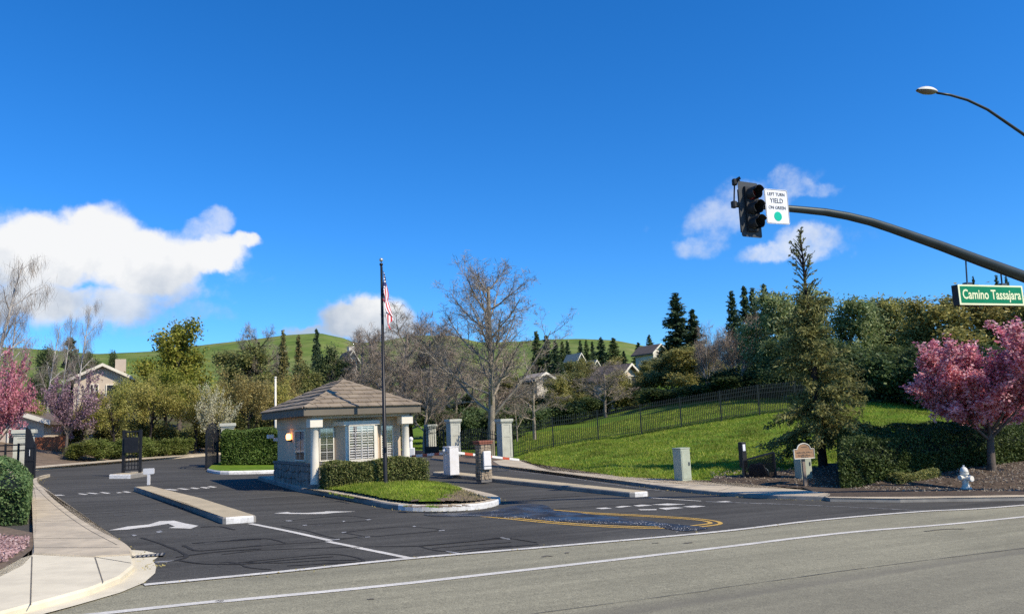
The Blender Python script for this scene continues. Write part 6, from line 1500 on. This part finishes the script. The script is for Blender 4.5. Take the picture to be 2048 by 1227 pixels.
# ------------------------------------------------------------------ houses
def house(label, u, v_eave, v_ridge, wpx, Y, rz, wall='house_wall', depth=4, wins=(), name='house', chimney=True, roofm='house_roof'):
    """gabled house: ridge runs in depth, the gable faces the driveway; v_eave/v_ridge set its heights"""
    c = P(u, v_eave, Y); x = c[0]; z0 = Hs(x, Y) - 3.0; ze = c[2] - z0; zr = P(u, v_ridge, Y)[2] - z0; hw = wpx / FPX * Y / 2
    t = thing(name, label, 'house', (x, Y, z0), rz)
    MB().prism([(-hw, 0, 0), (hw, 0, 0), (hw, 0, ze), (0, 0, zr - .12), (-hw, 0, ze)], (0, depth, 0)).build('wall', M[wall], t)
    m = MB(); e = .5; sl_ = (zr - ze) / hw
    for s in (-1, 1):
        pr = [(0, -e, zr), (s * (hw + e), -e, ze - e * sl_), (s * (hw + e), -e, ze - e * sl_ - .22), (0, -e, zr - .22)]
        m.prism(pr if s > 0 else pr[::-1], (0, depth + 2 * e, 0))
    ro = m.build('roof', M[roofm], t)
    for s in (-1, 1):
        pr = [(0, -e - .04, zr + .02), (s * (hw + e), -e - .04, ze - e * sl_ + .02), (s * (hw + e), -e - .04, ze - e * sl_ - .24), (0, -e - .04, zr - .24)]
        MB().prism(pr, (0, .035, 0)).build('bargeboard', M['cream'], ro)
    if chimney: MB().box(hw * .35, hw * .35 + .9, depth * .5, depth * .5 + .8, ze, zr + .8).build('chimney', M[wall], ro)
    for (fx, fz, ww, wh) in wins:
        wn = MB().box(fx * hw - ww / 2, fx * hw + ww / 2, -.05, -.002, ze + fz, ze + fz + wh).build('window', M['window_dark'], t)
        for a in ((-ww / 2 - .08, -ww / 2, -.08, wh + .08), (ww / 2, ww / 2 + .08, -.08, wh + .08), (-ww / 2, ww / 2, -.08, 0), (-ww / 2, ww / 2, wh, wh + .08)):
            MB().box(fx * hw + a[0], fx * hw + a[1], -.09, -.002, ze + fz + a[2], ze + fz + a[3]).build('frame', M['cream'], wn)
    return t
house('pink-beige gabled house behind the trees at left', 205, 752, 727, 100, 70, R(24), depth=9, wins=((-.34, -1.5, .3, .75), (-.22, -1.5, .3, .75), (.40, -1.9, 1.0, 1.1)))
house('low cream house at the far left behind the plum tree', 18, 838, 815, 130, 46, R(10), chimney=False, wins=((.3, -1.7, 1.0, 1.1),))
house('tan hillside house with dark roof right of the round bare tree', 1258, 748, 726, 52, 84, R(38), wins=((.3, -1.6, 1.2, 1.4), (-.3, -1.6, 1.0, 1.2)), chimney=False)
house('white hilltop house left of the tall conifer pair', 1318, 700, 687, 32, 118, R(32), 'house_white', chimney=False, wins=((.2, -1.6, 1.2, 1.0),))
house('pale roofed house peeking out right of the sycamore', 1088, 753, 744, 34, 84, R(28), 'house_white', roofm='roof_pale', wins=(), chimney=False)
house('small white house high on the slope left of the conifer row', 1160, 712, 705, 9, 150, R(30), 'house_white', chimney=False, roofm='roof_pale', wins=((0, -1.5, 1.2, 1.1),))
house('small white house low on the slope below the conifer row', 1191, 727, 719, 11, 140, R(30), 'house_white', chimney=False, roofm='roof_pale', wins=((0, -1.5, 1.2, 1.1),))
house('small cream house above the rounded bare tree', 1155, 736, 730, 9, 130, R(30), 'house_white', chimney=False, roofm='roof_pale', wins=((0, -1.5, 1.0, 1.0),))
house('cream hillside house behind the bare trees at the flag pole', 704, 714, 700, 18, 115, R(30), 'house_white', wins=((0, -1.8, 1.2, 1.2),))
# red fence and its boards
q = P(94, 898, 45.5); rf = thing('board_fence', 'weathered red wooden board fence behind the solid black gate', 'fence', (q[0] - .9, 45.5, Hs(q[0], 45.5) - .15), R(6))
top_ = P(94, 872, 45.5)[2] - (Hs(q[0], 45.5) - .15)
for k in range(9): MB().box(k * .21, k * .21 + .195, 0, .03, 0, top_ + rnd.uniform(-.06, .04)).build('board', M['redwood_fence'], rf)
for z in (.35, top_ - .3): MB().box(0, 1.88, .03, .08, z, z + .09).build('rail', M['redwood_fence'], rf)
